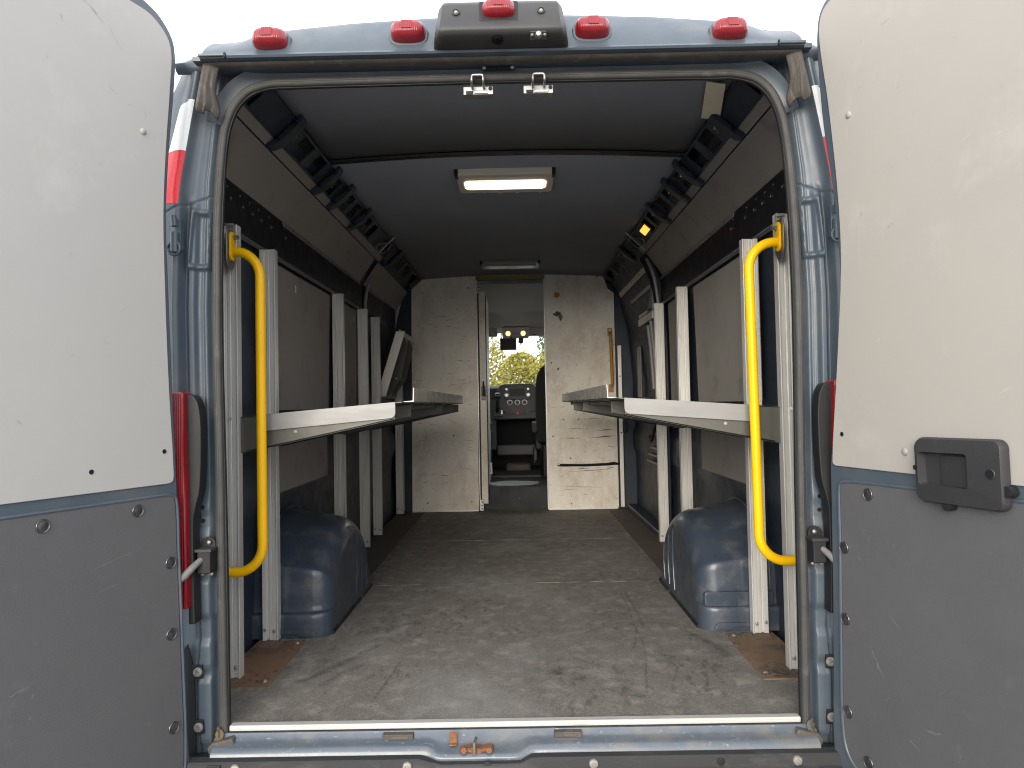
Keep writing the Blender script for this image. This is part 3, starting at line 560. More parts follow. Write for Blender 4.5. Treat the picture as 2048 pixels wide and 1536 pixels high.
S1 = [([(.48, 1.40), (.476, 1.1), (.462, .80), (.44, .68), (.415, .58)], .0026, .75), ([(.50, 1.33), (.502, 1.0), (.495, .84)], .006, .55), ([(.462, .80), (.462, .66), (.445, .50), (.42, .36), (.395, .20)], .0032, .65),
      ([(.26, .76), (.33, .83), (.41, .88), (.50, .885), (.60, .86), (.64, .78), (.70, .64)], .006, .5), ([(.62, .42), (.60, .30), (.57, .2)], .005, .6), ([(.50, .55), (.53, .40), (.48, .25)], .004, .5),
      ([(-.39, .49), (-.405, .3), (-.42, .16)], .004, .8), ([(-.68, .33), (-.62, .42), (-.55, .55), (-.50, .66)], .016, .55), ([(-.60, .30), (-.56, .40), (-.52, .46)], .014, .5), ([(.13, .375), (.14, .37)], .022, .8), ([(.66, .72), (.71, .60), (.72, .5)], .02, .6),
      ([(-.56, .80), (-.5, .86), (-.42, .92)], .012, .4), ([(-.2, .2), (-.1, .16)], .006, .4), ([(.2, .5), (.28, .42)], .006, .5), ([(.1, .9), (.18, .95)], .006, .4)]
for k in range(26):
    x, y = RNG.uniform(-.7, .7), RNG.uniform(.08, 1.4); a = RNG.uniform(0, 3.1); L = RNG.uniform(.02, .09); S1.append(([(x, y), (x + L * math.cos(a), y + L * math.sin(a))], .0035, .55))
floor_board(.021, 1.526, .0055, S1, .955)
floor_board(1.530, 2.628, .012, [([(.44, 1.56), (.43, 1.75), (.36, 1.9)], .006, .6)])
floor_board(2.632, 3.93, .02, [])
for y in (1.528, 2.630): MB().box(-.70 if y < 2 else -.73, .70 if y < 2 else .73, y - .0012, y + .0012, -.004, .0008).build('board_seam', 'seam', van)
MB().box(-.96, .96, .02, 3.95, -.03, -.004).build('floor_base', 'floor_edge', van)
for s in (-1, 1):
    MB().box(s * .738, s * .958, 1.53, 3.92, -.003, .002).build('floor_edge_strip', 'floor_edge', van, bevel=.001)
    MB().box(s * .730, s * .742, 1.56, 3.88, .0, .0045).build('floor_edge_trim', 'floor', van, bevel=.001)
    p = MB(); p.prism([(.770, .285), (.955, .285), (.955, .725), (.776, .725)], -.003, .0035, lambda u, v, d: (s * u, v, d)); rp = p.build('rust_plate', 'rust' if s < 0 else 'rust_dark', van, bevel=.001)
    for x, y in ((.792, .33), (.80, .69)): put('screw', SMALL, rp, face((s * x, y, .003), (0, 0, 1)) @ Matrix.Scale(1.5, 4))
    m = MB()
    for k in range(40 if s < 0 else 110):
        x, y = s * RNG.uniform(.78, .93), (.31 + abs(RNG.normal(0, .04))) if k % 2 else .72 - abs(RNG.normal(0, .05)); r = RNG.uniform(.003, .008); m.lathe([(r, 0), (r * .8, r * .4), (.0001, r * .6)], 6, 'z', (x, y, .003))
    o = m.build('floor_debris', 'rubber_dusty', rp); o['kind'] = 'stuff'

# ---- wheel boxes
def wheel_box(s):
    pr = [(.752, 0), (.752, .055), (.756, .088), (.772, .094), (.776, .16), (.781, .225), (.784, .262), (.790, .277), (.806, .288), (.86, .327), (.92, .368), (1.02, .418), (1.13, .438), (1.24, .425), (1.34, .385), (1.43, .315), (1.49, .22), (1.52, .12), (1.535, .06), (1.535, 0)]
    pr = [(q.x, q.y) for q in crom([(y, z, 0) for y, z in pr], 3)]; rows = []
    lv = [(.995, 0), (.93, 0), (.86, 0), (.80, 0)] + [(.700 + .075 * (1 - math.sin(a)), .075 * (1 - math.cos(a))) for a in np.linspace(.05, math.pi / 2, 9)]
    for x, e in lv:
        row = []
        for y, z in pr:
            k = 1 - e / .40; zz = z * k * (1 - .13 * (.995 - x) / .295); yy = 1.145 + (y - 1.145) * (1 - e / .40)
            zz = min(z, zz) if z > .10 else z
            if z <= .10: yy = 1.145 + (y - 1.145) * (1 - e / .52)
            yy2 = yy; row.append((s * (x + .010 * math.exp(-((y - 1.36) / .012) ** 2) * (1 if e > .05 else 0) + .006 * math.exp(-((y - 1.24) / .01) ** 2) * (1 if e > .05 else 0)), yy2, max(0, zz)))
        rows.append(row)
    m = MB(); m.grid(rows); last = rows[-1]; m.add(last, [tuple(range(len(last)))]); o = m.build('wheel_box', 'wheelpaint', van, ang=60)
    m = MB(); m.box(s * .693, s * .706, .80, 1.53, .0, .012); m.build('base_flange', 'black', o, bevel=.003)
    m = MB(); m.prism([(.745, .012), (.76, .034), (.88, .034), (.88, .020), (.82, .018), (.80, .008)], .742, .753, lambda u, v, d: (s * u, d, v)); m.build('welded_flange', 'wheelpaint', o, bevel=.002)
    if s > 0: m = MB(); m.prism(rrect(.26, .055, .012, 5, .845, .118), .757, .778, lambda u, v, d: (s * u, d, v)); m.build('worn_band', 'wheelpaint', o, bevel=.004)
    m = MB(); m.tube([(s * .968, y, z + .004) for y, z in pr[10:-6]], .0045, 6); m.build('arch_flange', 'wheelpaint', o)
    for k in range(3): m = MB(); m.tube([(s * .6985, 1.20 + .10 * k + .02 * math.sin(q * 3), .04 + q * (.27 - .05 * k)) for q in np.linspace(0, 1, 8)], .0028, 6); m.build('arch_bead', 'wheelpaint', o)
    put('screw', SMALL, o, face((s * .696, 1.30, .008), (-s, 0, .3)))
    return o
for s in (-1, 1): wheel_box(s)

# ---- ceiling liner in two sheets, rails, upper side liner, waist beam
def ceil_z(x): return 1.930 - .026 * (abs(x) / .75) ** 2
for y0, y1, dz in ((.05, 1.02, .004), (1.03, 3.87, 0)):
    m = MB(); X = np.linspace(-.755, .755, 25)
    m.grid([[(x, y, ceil_z(x) + dz) for x in X] for y in (y0, (y0 + y1) / 2, y1)]); o = m.build('ceiling_sheet', 'ceil', van, ang=60); sd = o.modifiers.new('solid', 'SOLIDIFY'); sd.thickness = .006; sd.offset = 1
m = MB(); X = np.linspace(-.75, .75, 25); m.grid([[(x, 1.008, ceil_z(x) - .001) for x in X], [(x, 1.012, ceil_z(x) - .008) for x in X], [(x, 1.044, ceil_z(x) - .008) for x in X], [(x, 1.048, ceil_z(x) - .001) for x in X]]); m.build('ceiling_joint', 'blackbeam', van, ang=50)
A_, B_, C_ = Vector((.748, 0, 1.900)), Vector((.826, 0, 1.832)), Vector((.850, 0, 1.802)); dAB = (B_ - A_).normalized(); nAB = Vector((-dAB.z, 0, dAB.x)); nAB = -nAB if nAB.z > 0 else nAB   # inward and down
LAB = (B_ - A_).length
def rail_pt(s, u, y, h):  # u along the face 0..1, h proud of it
    p = A_ + dAB * (u * LAB) + nAB * h; return (s * p.x, y, p.z)
def rbox(mb, s, u0, u1, y0, y1, h0, h1):
    return mb.add([rail_pt(s, u, y, h) for u in (u0, u1) for y in (y0, y1) for h in (h0, h1)], [(0, 1, 3, 2), (4, 6, 7, 5), (0, 4, 5, 1), (2, 3, 7, 6), (0, 2, 6, 4), (1, 5, 7, 3)])
COLLAR = [.575, 1.115, 1.36, 1.76, 2.34, 2.78]
BARS = [(.30, .56), (.62, .70), (.83, .90), (1.01, 1.10), (1.15, 1.19), (1.27, 1.345), (1.39, 1.43), (1.53, 1.58), (1.68, 1.745), (1.80, 1.84), (1.95, 2.0), (2.10, 2.33), (2.40, 2.44), (2.52, 2.55), (2.63, 2.66), (2.73, 2.80), (2.92, 2.95), (3.1, 3.16), (3.4, 3.5), (3.7, 3.86)]
for s in (-1, 1):
    m = MB(); rbox(m, s, 0, .10, .20, 3.86, 0, .006); rbox(m, s, .90, 1, .20, 3.86, 0, .006); rl = m.build('ceiling_rail', 'paint_shaded', van, bevel=.001)
    m = MB(); rbox(m, s, -.03, 1.03, .20, 3.86, -.045, -.038); m.build('rail_back', 'blackbeam', rl)
    m = MB(); rbox(m, s, 0, 1, .06, .13, 0, .006)
    for a, b in BARS:
        m = MB(); rbox(m, s, .10, .90, a, b, .0005, .0055); m.build('cross_bar', 'paint_shaded', rl, bevel=.001)
    for y in COLLAR[:4] + [2.78]:
        m = MB(); prof = [(-.30, .0), (-.22, .022), (.0, .030), (.5, .034), (1.0, .030), (1.30, .020), (1.45, -.004), (1.36, -.006), (1.22, .006), (1.0, .014), (.0, .014), (-.2, .004)]
        m.grid([[rail_pt(s, u, yy, h + dh) for u, h in prof] for yy, dh in ((y - .03, 0), (y + .012, 0), (y + .035, -.006))], close=True, caps=True); m.build('rail_collar', 'paint_shaded', rl, bevel=.002)
        for u in (.05, .85):
            m = MB(); rbox(m, s, u, u + .14, y - .033, y - .028, .016, .028); m.build('collar_slot', 'blackbeam', rl)
        m = MB(); m.tube([rail_pt(s, .3, y + .038, .02), rail_pt(s, .4, y + .045, .028), rail_pt(s, .5, y + .04, .02), rail_pt(s, .58, y + .05, .03)], .0022, 6); m.build('rail_clip', 'steel', rl)
    # wire loop at mid length
    m = MB(); m.tube([rail_pt(s, .05 + .42 * (1 + math.cos(a)) - .3 * math.sin(a), 2.38 + .10 * math.sin(a), .03 + .012 * math.cos(2 * a)) for a in np.linspace(0, 6.2, 24)], .004, 8); m.tube([rail_pt(s, u, 2.34 + .02 * u, .035) for u in (-.3, .1, .6, 1.2)], .005, 8); m.build('wire_loop', 'steel', rl)
    # lighter angle strip under the rail
    m = MB(); m.prism([(B_.x - .003, B_.z + .004), (B_.x, B_.z), (C_.x, C_.z), (C_.x + .003, C_.z + .003)], .20, 2.62, lambda u, v, d: (s * u, d, v)); m.build('rail_angle', 'liner', rl)
    # upper liner boards
    for y0, y1 in ((.15, 2.50), (2.62, 3.84)):
        if s > 0 and y0 > 2: continue
        m = MB(); m.prism([(C_.x + .004, C_.z - .003), (.955, 1.652), (.960, 1.656), (C_.x + .009, C_.z)], y0, y1, lambda u, v, d: (s * u, d, v)); m.build('upper_wall_board', 'liner', van, bevel=.001)
    # waist beam
    ye = 2.56 if s > 0 else 2.50
    for y0, y1 in (((.15, ye),) if s > 0 else ((.15, ye), (2.62, 3.3))):
        m = MB(); m.prism([(.940, 1.490), (.952, 1.486), (.965, 1.50), (.965, 1.66), (.951, 1.655), (.943, 1.645), (.938, 1.56)], y0, y1, lambda u, v, d: (s * u, d, v)); wb = m.build('waist_beam', 'blackbeam', van, bevel=.002)
        m = MB(); m.prism([(.9395, 1.628), (.9435, 1.6465), (.9405, 1.6475), (.9365, 1.629)], y0 + (.85 if y0 < 1 else .02), y1 - .03, lambda u, v, d: (s * u, d, v)); pf = m.build('perforated_strip', 'lampgrey', wb)
        for y in np.arange(y0 + .98, y1 - .05, .22): put('strip_hole', HOLE, pf, face((s * .9380, y, 1.638), (-s, 0, -.1)))
        m = MB(); m.prism([(.932, 1.478), (.938, 1.486), (.951, 1.482), (.951, 1.474)], y0 + .35, y1, lambda u, v, d: (s * u, d, v)); m.build('beam_flange', 'lampgrey', wb)
        if y0 < 1:
            for y in (.42, .53, .62, .71, .82, 1.0):
                put('beam_bolt', BB, wb, face((s * .9395, y, 1.618), (-s, 0, -.2)) @ Matrix.Scale(.7, 4)); put('beam_bolt', BB, wb, face((s * .9385, y + .02, 1.583), (-s, 0, -.1)))
# cream card on the ceiling, lamps
m = MB(); q = [(.648, .300), (.712, .312), (.772, .590), (.703, .580)]
m.prism(q, 0, .002, lambda u, v, d: (u, v, 1.884 - .06 * (abs(u) - .70) - d - .004)); m.build('ceiling_card', 'cream', van)
def lamp(y0, y1, x0, x1, zt, h, on, bm):
    xc, w, yc, dl = (x0 + x1) / 2, x1 - x0, (y0 + y1) / 2, y1 - y0
    m = MB(); m.prism(rrect(w, dl, .02, 5, xc, yc), zt - h, zt, lambda u, v, d: (u, v, d)); L = m.build('ceiling_lamp', bm, van, bevel=.005, seg=3)
    m = MB(); m.prism(rrect(w * .90, dl * .62, .03, 6, xc, yc - dl * .04), zt - h - .006, zt - h + .002, lambda u, v, d: (u, v, d)); m.build('lamp_trim', 'lampgrey' if not on else 'lampbody', L, bevel=.002)
    m = MB(); m.prism(rrect(w * .85, dl * .46, .028, 6, xc, yc - dl * .04), zt - h - .010, zt - h - .0055, lambda u, v, d: (u, v, d)); m.build('lamp_lens', 'lens_on' if on else 'lens_off', L, bevel=.003)
    for x in (x0 + .004, x1 - .004): MB().box(x - .008, x + .008, y0 - .004, y0 + .05, zt - h - .003, zt + .002).build('lamp_clip', 'blackbeam', L, bevel=.002)
    return L
LP = lamp(1.225, 1.50, -.235, .213, 1.934, .034, True, 'lampbody')
lamp(3.28, 3.50, -.225, .210, 1.934, .026, False, 'lampgrey')
# torn foil edge behind the lit lamp
m = MB(); m.grid([[(-.16 + .35 * t, 1.505 + .012 * math.sin(t * 23) + .008 * math.sin(t * 57), 1.905 + .002 * math.sin(t * 31)) for t in np.linspace(0, 1, 40)], [(-.16 + .35 * t, 1.498, 1.908) for t in np.linspace(0, 1, 40)]]); o = m.build('torn_tape', 'cream', LP); o.modifiers.new('solid', 'SOLIDIFY').thickness = .001
m = MB(); rbox(m, 1, .30, .72, 2.06, 2.20, .008, .018); al = m.build('amber_lamp', 'amber', van, bevel=.003); m = MB(); rbox(m, 1, .22, .80, 2.04, 2.22, .004, .012); m.build('lamp_trim', 'blackbeam', al, bevel=.002)

# strikers on the header
for x in (-.0675, .1005):
    m = MB(); m.box(x - .042, x + .042, .02, .05, 1.733, 1.757); sk = m.build('door_striker', 'steel', van, bevel=.002)
    MB().tube(fillet([(x - .016, .022, 1.750), (x - .016, -.020, 1.752), (x - .016, -.020, 1.770), (x + .016, -.020, 1.770), (x + .016, -.020, 1.752), (x + .016, .022, 1.750)], .006, 5), .0038, 10).build('striker_loop', 'steel', sk)
    MB().box(x - .034, x - .014, .017, .022, 1.734, 1.743).build('striker_slot', 'blackbeam', sk, bevel=.001)
    put('screw_hole', HOLE, sk, face((x + .034, .0198, 1.749), (0, -1, 0)))
    MB().box(x - .012, x + .028, .0165, .022, 1.735, 1.744).build('striker_bar', 'steel', sk, bevel=.0015)

# ---- wall boards behind the racks and dark structure
for s in (-1, 1):
    for y0, y1, z0, z1, ln in ((.80, 1.80, .86, 1.462, .05), (1.93, 2.42, .86, 1.462, .03), (1.0, 1.72, .52, .82, .0)):
        if s > 0: y0, y1 = y0 - .02, y1 - .03
        m = MB(); m.prism([(y0, z0), (y1 - ln, z0), (y1, z1), (y0, z1)], .958, .963, lambda u, v, d: (s * d, u, v)); wbd = m.build('wall_board', 'liner', van, bevel=.001)
        if z1 > 1 and s < 0:
            for y in (y0 + .16, y0 + .42):
                m = MB(); m.prism(rrect(.010, .035, .0049, 4, y, 1.40), .9565, .9585, lambda u, v, d: (s * d, u, v)); m.build('slot', 'tape_white', wbd)
    # door pillar mid-way
    m = MB(); pts = crom([(.955, 2.53, 0), (.958, 2.53, .7), (.955, 2.53, 1.3), (.925, 2.55, 1.62), (.86, 2.58, 1.80)], 5); m.tube(pts, [.04] * len(pts), 6); m.build('body_pillar', 'paint_shaded', van, ang=20)
    m = MB(); m.tube(crom([(.925, 2.50, 1.18), (.92, 2.49, 1.45), (.895, 2.50, 1.66), (.86, 2.53, 1.77)], 6) if s > 0 else [(-p.x, p.y, p.z) for p in crom([(.925, 2.50, 1.28), (.92, 2.49, 1.45), (.905, 2.50, 1.60), (.87, 2.53, 1.70)], 6)], .010, 8); m.build('pillar_strap', 'lampgrey', van)
# sliding door structure on the right
sd_ = lambda n_, mt, *a: MB().box(*a).build(n_, mt, van, bevel=.004)
m = MB(); m.grid([[(x, y, z) for x, z in ((.99, -.02), (.985, .9), (.94, 1.45), (.87, 1.74), (.80, 1.86))] for y in (2.58, 3.86)]); sdp = m.build('sliding_door', 'paint_shaded', van, ang=30)
m = MB(); m.prism([(.852, 1.735), (.862, 1.70), (.872, 1.70), (.862, 1.74)], 2.62, 3.70, lambda u, v, d: (u, d, v)); ds = m.build('door_track', 'lampbody', sdp, bevel=.002)
for y in (2.8, 3.1, 3.4): put('strip_hole', HOLE, ds, face((.8558, y, 1.718), (-1, 0, -.2)))
m = MB(); m.prism([(.885, 1.62), (.893, 1.598), (.903, 1.598), (.895, 1.62)], 2.62, 3.35, lambda u, v, d: (u, d, v)); m.build('door_rail', 'lampgrey', sdp, bevel=.002)
for z0, z1, y0, y1 in ((1.405, 1.455, 2.63, 3.15), (1.462, 1.482, 2.63, 3.12)): MB().box(.905, .925, y0, y1, z0, z1).build('door_brace', 'alu', sdp, bevel=.003)
m = MB(); m.prism([(2.62, 1.46), (2.80, 1.46), (2.66, 1.60), (2.62, 1.60)], .905, .93, lambda u, v, d: (d, u, v)); m.build('door_gusset', 'lampgrey', sdp, bevel=.003)
for y, zt in ((2.72, 1.40), (2.82, 1.38)): MB().tube([(.945, y, .95), (.935, y + .02, 1.2), (.92, y + .03, zt)], .014, 8).build('door_strut', 'lampgrey', sdp)
MB().box(.935, .95, 3.30, 3.42, .90, 1.28).build('door_window_trim', 'lampgrey', sdp, bevel=.01)
for k in range(5): MB().box(.952, .968, 2.66 + .03 * k, 3.2 - .06 * k, .44 + .05 * k, .455 + .05 * k).build('door_rib', 'lampgrey', sdp, bevel=.003)
MB().tube([(.95, 2.68, .78), (.94, 2.8, .70), (.94, 2.95, .60), (.95, 3.05, .62)], .012, 8).build('door_cable', 'black', sdp)
MB().box(.90, .985, 2.58, 3.84, .0, .04).build('door_step', 'paint_shaded', sdp, bevel=.006)
MB().box(.900, .908, 2.60, 3.82, .0385, .046).build('step_trim', 'lampgrey', sdp, bevel=.001)

# ================================================================== SHELVING RACKS
SEC = [(0, 0), (.015, 0), (.017, .011), (.023, .011), (.0245, .003), (.034, .003), (.0345, .006), (.0365, .006), (.037, .003), (.052, .003), (.0535, -.002), (.058, -.002), (.058, .034), (.054, .034), (.054, .014), (.0, .014)]
def post(par, s, x, y, z0, z1, w=1.0, mat='alu'):
    m = MB(); m.prism([(a * w, b) for a, b in SEC], z0, z1, lambda u, v, d: (s * (x - u), y + v, d)); return m.build('upright_post', mat, par, bevel=.0012)
def bracket(par, s, y, mat='shelf_under'):
    poly = [(.932, .836), (.932, .727), (.90, .723), (.86, .726), (.375, .824), (.372, .872), (.79, .850)]
    m = MB(); m.prism(poly, y, y + .004, lambda u, v, d: (s * u, d, v)); b = m.build('shelf_bracket', mat, par, bevel=.001)
    m = MB(); m.prism([(.86, .726), (.375, .824), (.375, .828), (.86, .731)], y, y + .03, lambda u, v, d: (s * u, d, v)); m.build('bracket_flange', mat, b)
    return b
def shelf(par, s, y1):
    zt = lambda x: .838 + (.926 - x) / .556 * .042
    m = MB(); m.prism([(.926, zt(.926)), (.352, zt(.352)), (.352, zt(.352) - .003), (.926, zt(.926) - .003)], .374, y1, lambda u, v, d: (s * u, d, v)); sh = m.build('shelf_deck', 'shelf_under', par)
    e = [(.795, zt(.795) + .001), (.372, zt(.372) + .001)] + [(.372 + .018 * (1 - math.cos(a)), zt(.372) - .052 + .018 * (1 - math.sin(a))) for a in np.linspace(0, math.pi / 2, 6)] + [(.795, zt(.795) - .053)]
    m = MB(); m.prism(e, .366, .369, lambda u, v, d: (s * u, d, v)); m.build('end_flange', 'alu_bright', sh, bevel=.0008)
    m = MB(); m.prism([(.392, zt(.392) + .001), (.352, zt(.352) + .001), (.350, zt(.352) + .051), (.353, zt(.352) + .051), (.355, zt(.352) + .005), (.392, zt(.392) + .005)], .64, y1 - .05, lambda u, v, d: (s * u, d, v)); m.build('shelf_lip', 'lip', sh, bevel=.0008)
    for y in np.arange(.9, y1 - .2, .42):
        m = MB(); m.prism([(.90, zt(.90) - .003), (.40, zt(.40) - .003), (.40, zt(.40) - .022), (.90, zt(.90) - .035)], y, y + .05, lambda u, v, d: (s * u, d, v)); m.build('deck_stiffener', 'shelf_under', sh, bevel=.004)
    return sh
def rack(s, posts, y1, label, loc):
    R = thing('shelving_rack', label, 'shelf rack', loc, 'racks along the cargo walls')
    for (x, y, z0, z1) in posts:
        p = post(R, s, x, y, z0, z1)
        if z0 < .1:
            put('screw', SMALL, p, face((s * (x - .01), y - .001, z0 + .04), (0, -1, 0))); put('screw', SMALL, p, face((s * (x - .044), y - .001, z0 + .035), (0, -1, 0)))
    shelf(R, s, y1)
    for (x, y, z0, z1) in posts[:5]:
        b = bracket(R, s, .374 if y < .5 else y - .002)
        if y < .5:
            for px, pz in ((.905, .822), (.906, .762)): put('bolt_hole', HOLE, b, face((s * px, .3735, pz), (0, -1, 0)) @ Matrix.Scale(1.3, 4))
            put('bracket_rivet', RIVET, b, face((s * .70, .3735, .790), (0, -1, 0)) @ Matrix.Scale(.75, 4))
            m = MB(); m.tube([(s * .912, .370, .835), (s * .908, .356, .836)], .006, 8); m.build('shelf_pin', 'steel', b)
            MB().box(s * .925, s * .934, .35, .38, .728, .80).build('bracket_tab', 'shelf_under', b, bevel=.001)
    return R
RL = rack(-1, [(.938, .356, .004, 1.470), (.940, .722, .004, 1.470), (.957, 1.84, .004, 1.478), (.958, 2.45, .004, 1.478), (.960, 2.86, .004, 1.478), (.962, 3.78, .004, 1.2)], 3.02,
          'left-hand aluminium rack with upright posts, a level shelf and a folded-up shelf', (-.93, .36, 0))
RR = rack(1, [(.935, .356, .004, 1.470), (.937, .712, .004, 1.470), (.945, 1.84, .004, 1.478), (.945, 2.46, .004, 1.478)], 3.28,
          'right-hand aluminium rack with four upright posts and one long shelf', (.93, .36, 0))
# folded-up shelf at the far end of the left rack
fx = lambda k: -.945 + .150 * k; fz = lambda k: .93 + .475 * k
m = MB()
m.add([(fx(k) + dx, y, fz(k)) for k in (0, 1) for y in (3.02, 3.72) for dx in (0, .004)], [(0, 1, 3, 2), (4, 6, 7, 5), (0, 4, 5, 1), (2, 3, 7, 6), (0, 2, 6, 4), (1, 5, 7, 3)]); FS = m.build('folded_shelf', 'liner', RL, bevel=.001)
m = MB(); m.add([(fx(k) + dx, y, fz(k)) for k in (0.02, .97) for y in (2.995, 2.999) for dx in (-.012, .052)], [(0, 1, 3, 2), (4, 6, 7, 5), (0, 4, 5, 1), (2, 3, 7, 6), (0, 2, 6, 4), (1, 5, 7, 3)]); m.build('end_flange', 'alu', FS, bevel=.001)
m = MB(); m.add([(fx(1) + dx, y, fz(1) + dz) for dz in (-.035, .0) for y in (3.0, 3.73) for dx in (.004, .008)], [(0, 1, 3, 2), (4, 6, 7, 5), (0, 4, 5, 1), (2, 3, 7, 6), (0, 2, 6, 4), (1, 5, 7, 3)]); lp_ = m.build('shelf_lip', 'lampbody', FS)
for y in (3.08, 3.24, 3.4, 3.56): put('strip_hole', HOLE, lp_, face((fx(1) + .0085, y, fz(1) - .015), (1, 0, 0)))
for y in (3.26, 3.5):
    m = MB(); m.prism([(.02, .004), (.95, .004), (.80, .055), (.3, .075), (.05, .03)], y, y + .004, lambda u, v, d: (fx(u) + v, d, fz(u))); br = m.build('folded_bracket', 'shelf_under', FS, bevel=.001)
    put('bracket_rivet', RIVET, br, face((fx(.3) + .04, y - .001, fz(.3)), (0, -1, 0)))
# rail-side plate at the top of the end posts
# ================================================================== GRAB RAILS
def grab(s, xin, label, tilt):
    x0 = .885 if s < 0 else .872
    G = thing('grab_rail', label, 'grab rail', (s * x0, .33, .35), 'yellow grab rails at the rear opening')
    top = 1.372 if s < 0 else 1.366; bot = .352 if s < 0 else .358
    pts = fillet([(s * (x0 - .004), .315, top), (s * xin, .31, top), (s * (xin + tilt), .31, bot), (s * (x0 + .03), .315, bot)], [.085, .085], 12)
    MB().tube(pts, .0152, 20).build('rail_tube', 'yellow', G, ang=60)
    def oval(w, h, d0, d1, zc):
        m = MB(); m.prism(rrect(w, h, w * .49, 8, .318, zc), d0, d1, lambda u, v, d: (s * d, u, v)); return m
    fl = oval(.040, .094, x0 - .001, x0 - .009, top + .018).build('rail_flange', 'yellow', G, bevel=.002)
    put('flange_bolt', HEX, fl, face((s * (x0 - .009), .318, top + .046), (-s, 0, 0)))
    m = MB(); m.tube([(s * (x0 - .006), .318, top + .046), (s * (x0 - .026), .318, top + .046)], .007, 10); m.build('bolt_shank', 'steel', fl)
    m = MB(); m.prism([(.292, top + .075), (.345, top + .075), (.36, top + .04), (.36, top - .03), (.335, top - .055), (.30, top - .055), (.285, top - .03), (.285, top + .05)], x0, x0 + .004, lambda u, v, d: (s * d, u, v)); pl_ = m.build('backing_plate', 'steel', G, bevel=.001)
    m = MB(); m.prism([(x0 + .03, top + .10), (x0 + .002, top + .10), (x0 - .001, top + .092), (x0 - .001, top - .03), (x0 + .002, top - .03), (x0 + .003, top + .09), (x0 + .03, top + .096)], .345, .352, lambda u, v, d: (s * u, d, v)); m.build('plate_hook', 'alu_bright', pl_)
    return G
grab(-1, .789, 'bright yellow grab rail on the left rear post', -.001)
grab(1, .768, 'bright yellow grab rail on the right rear post', .010)
G = thing('grab_rail', 'short dull yellow grab bar on the right edge of the partition', 'grab rail', (.80, 3.84, .97))
MB().tube(fillet([(.792, 3.845, 1.43), (.792, 3.815, 1.415), (.800, 3.815, 1.02), (.800, 3.845, 1.00)], .012, 6), .013, 12).build('rail_tube', 'yellow_old', G)
for z in (1.445, .985):
    f_ = MB().box(.772, .812, 3.845, 3.851, z - .035, z + .03).build('rail_flange', 'yellow_old', G, bevel=.003); put('flange_bolt', HEX, f_, face((.792, 3.845, z + .012), (0, -1, 0)))

# ================================================================== PARTITION
BY = 3.86
PT = thing('partition_wall', 'scuffed pale partition wall with an open doorway to the cab', 'partition', (0, BY, 0))
pf = lambda u, v, d: (u, d, v)
lp_poly = [(-.845, .004), (-.303, .004), (-.292, 1.893), (-.292, 1.93), (-.70, 1.922), (-.745, 1.915), (-.785, 1.895), (-.81, 1.865), (-.824, 1.825), (-.828, 1.78)]
PL = MB().prism(lp_poly, BY, BY + .02, pf).build('partition_panel', 'bulk', PT, bevel=.002)
rp_poly = [(.268, .004), (.826, .004), (.836, .02), (.832, 1.765), (.785, 1.80), (.742, 1.918), (.40, 1.93), (.258, 1.932), (.258, 1.893)]
PR = MB().prism(rp_poly, BY, BY + .02, pf).build('partition_panel', 'bulk', PT, bevel=.002)
MB().prism([(-.292, 1.925), (.258, 1.925), (.258, 1.952), (-.292, 1.952)], BY + .001, BY + .018, pf).build('upper_panel', 'bulk', PT)
MB().box(-.298, .268, BY - .012, BY + .022, 1.893, 1.922).build('header_strip', 'strip_yellow', PT, bevel=.002)
for x, xx in ((-.2955, -.289), (.2575, .2655)): MB().box(x, xx, BY - .008, BY + .03, .01, 1.892).build('doorway_edge', 'alu', PT, bevel=.001)
MB().prism([(-.845, .004), (-.303, .004), (-.303, .012), (-.845, .012)], BY - .004, BY, pf).build('kick_strip', 'alu', PT); MB().prism([(.268, .004), (.826, .004), (.826, .012), (.268, .012)], BY - .004, BY, pf).build('kick_strip', 'alu', PT)
# the folded-back cab door seen edge-on
MB().box(-.31, -.279, BY + .03, BY + .16, .0, 1.88).build('dark_gap_filler', 'black', PT)  # black filler added to paint the dark gap beside the door leaf
DL = MB().box(-.278, -.226, BY + .03, BY + .75, .06, 1.80).build('cab_door_leaf', 'bulk', PT, bevel=.003)
MB().box(-.2245, -.2185, BY + .02, BY + .05, .06, 1.77).build('door_edge_seal', 'black', DL)
MB().box(-.268, -.232, BY + .018, BY + .030, .905, 1.02).build('latch_plate', 'alu_bright', DL, bevel=.003)
m = MB(); m.tube([(-.243, BY + .012, .985), (-.247, BY + .0, .985), (-.249, BY - .004, 1.05)], [.008, .008, .006], 8); m.tube([(-.249, BY - .004, 1.06), (-.246, BY - .004, .94)], [.006, .013], 10); m.build('latch_lever', 'blackbeam', DL)
for z in (1.83, .05):
    h_ = MB().box(-.292, -.262, BY - .005, BY + .03, z - .045, z + .045).build('door_hinge', 'steel', PT, bevel=.003)
    for dz in (-.028, 0, .028): put('hinge_screw', HOLE, h_, face((-.276, BY - .0055, z + dz), (0, -1, 0)))
for x, z in ((-.74, 1.80), (-.36, 1.83), (-.72, .075), (-.36, .08), (-.5, .62)): put('panel_screw', HOLE, PL, face((x, BY - .0005, z), (0, -1, 0)))
for x, z in ((.70, 1.90), (.40, .735), (.52, .735), (.45, .42), (.45, .05), (.31, 1.2), (.31, .6)): put('panel_screw', HOLE, PR, face((x, BY - .0005, z), (0, -1, 0)))
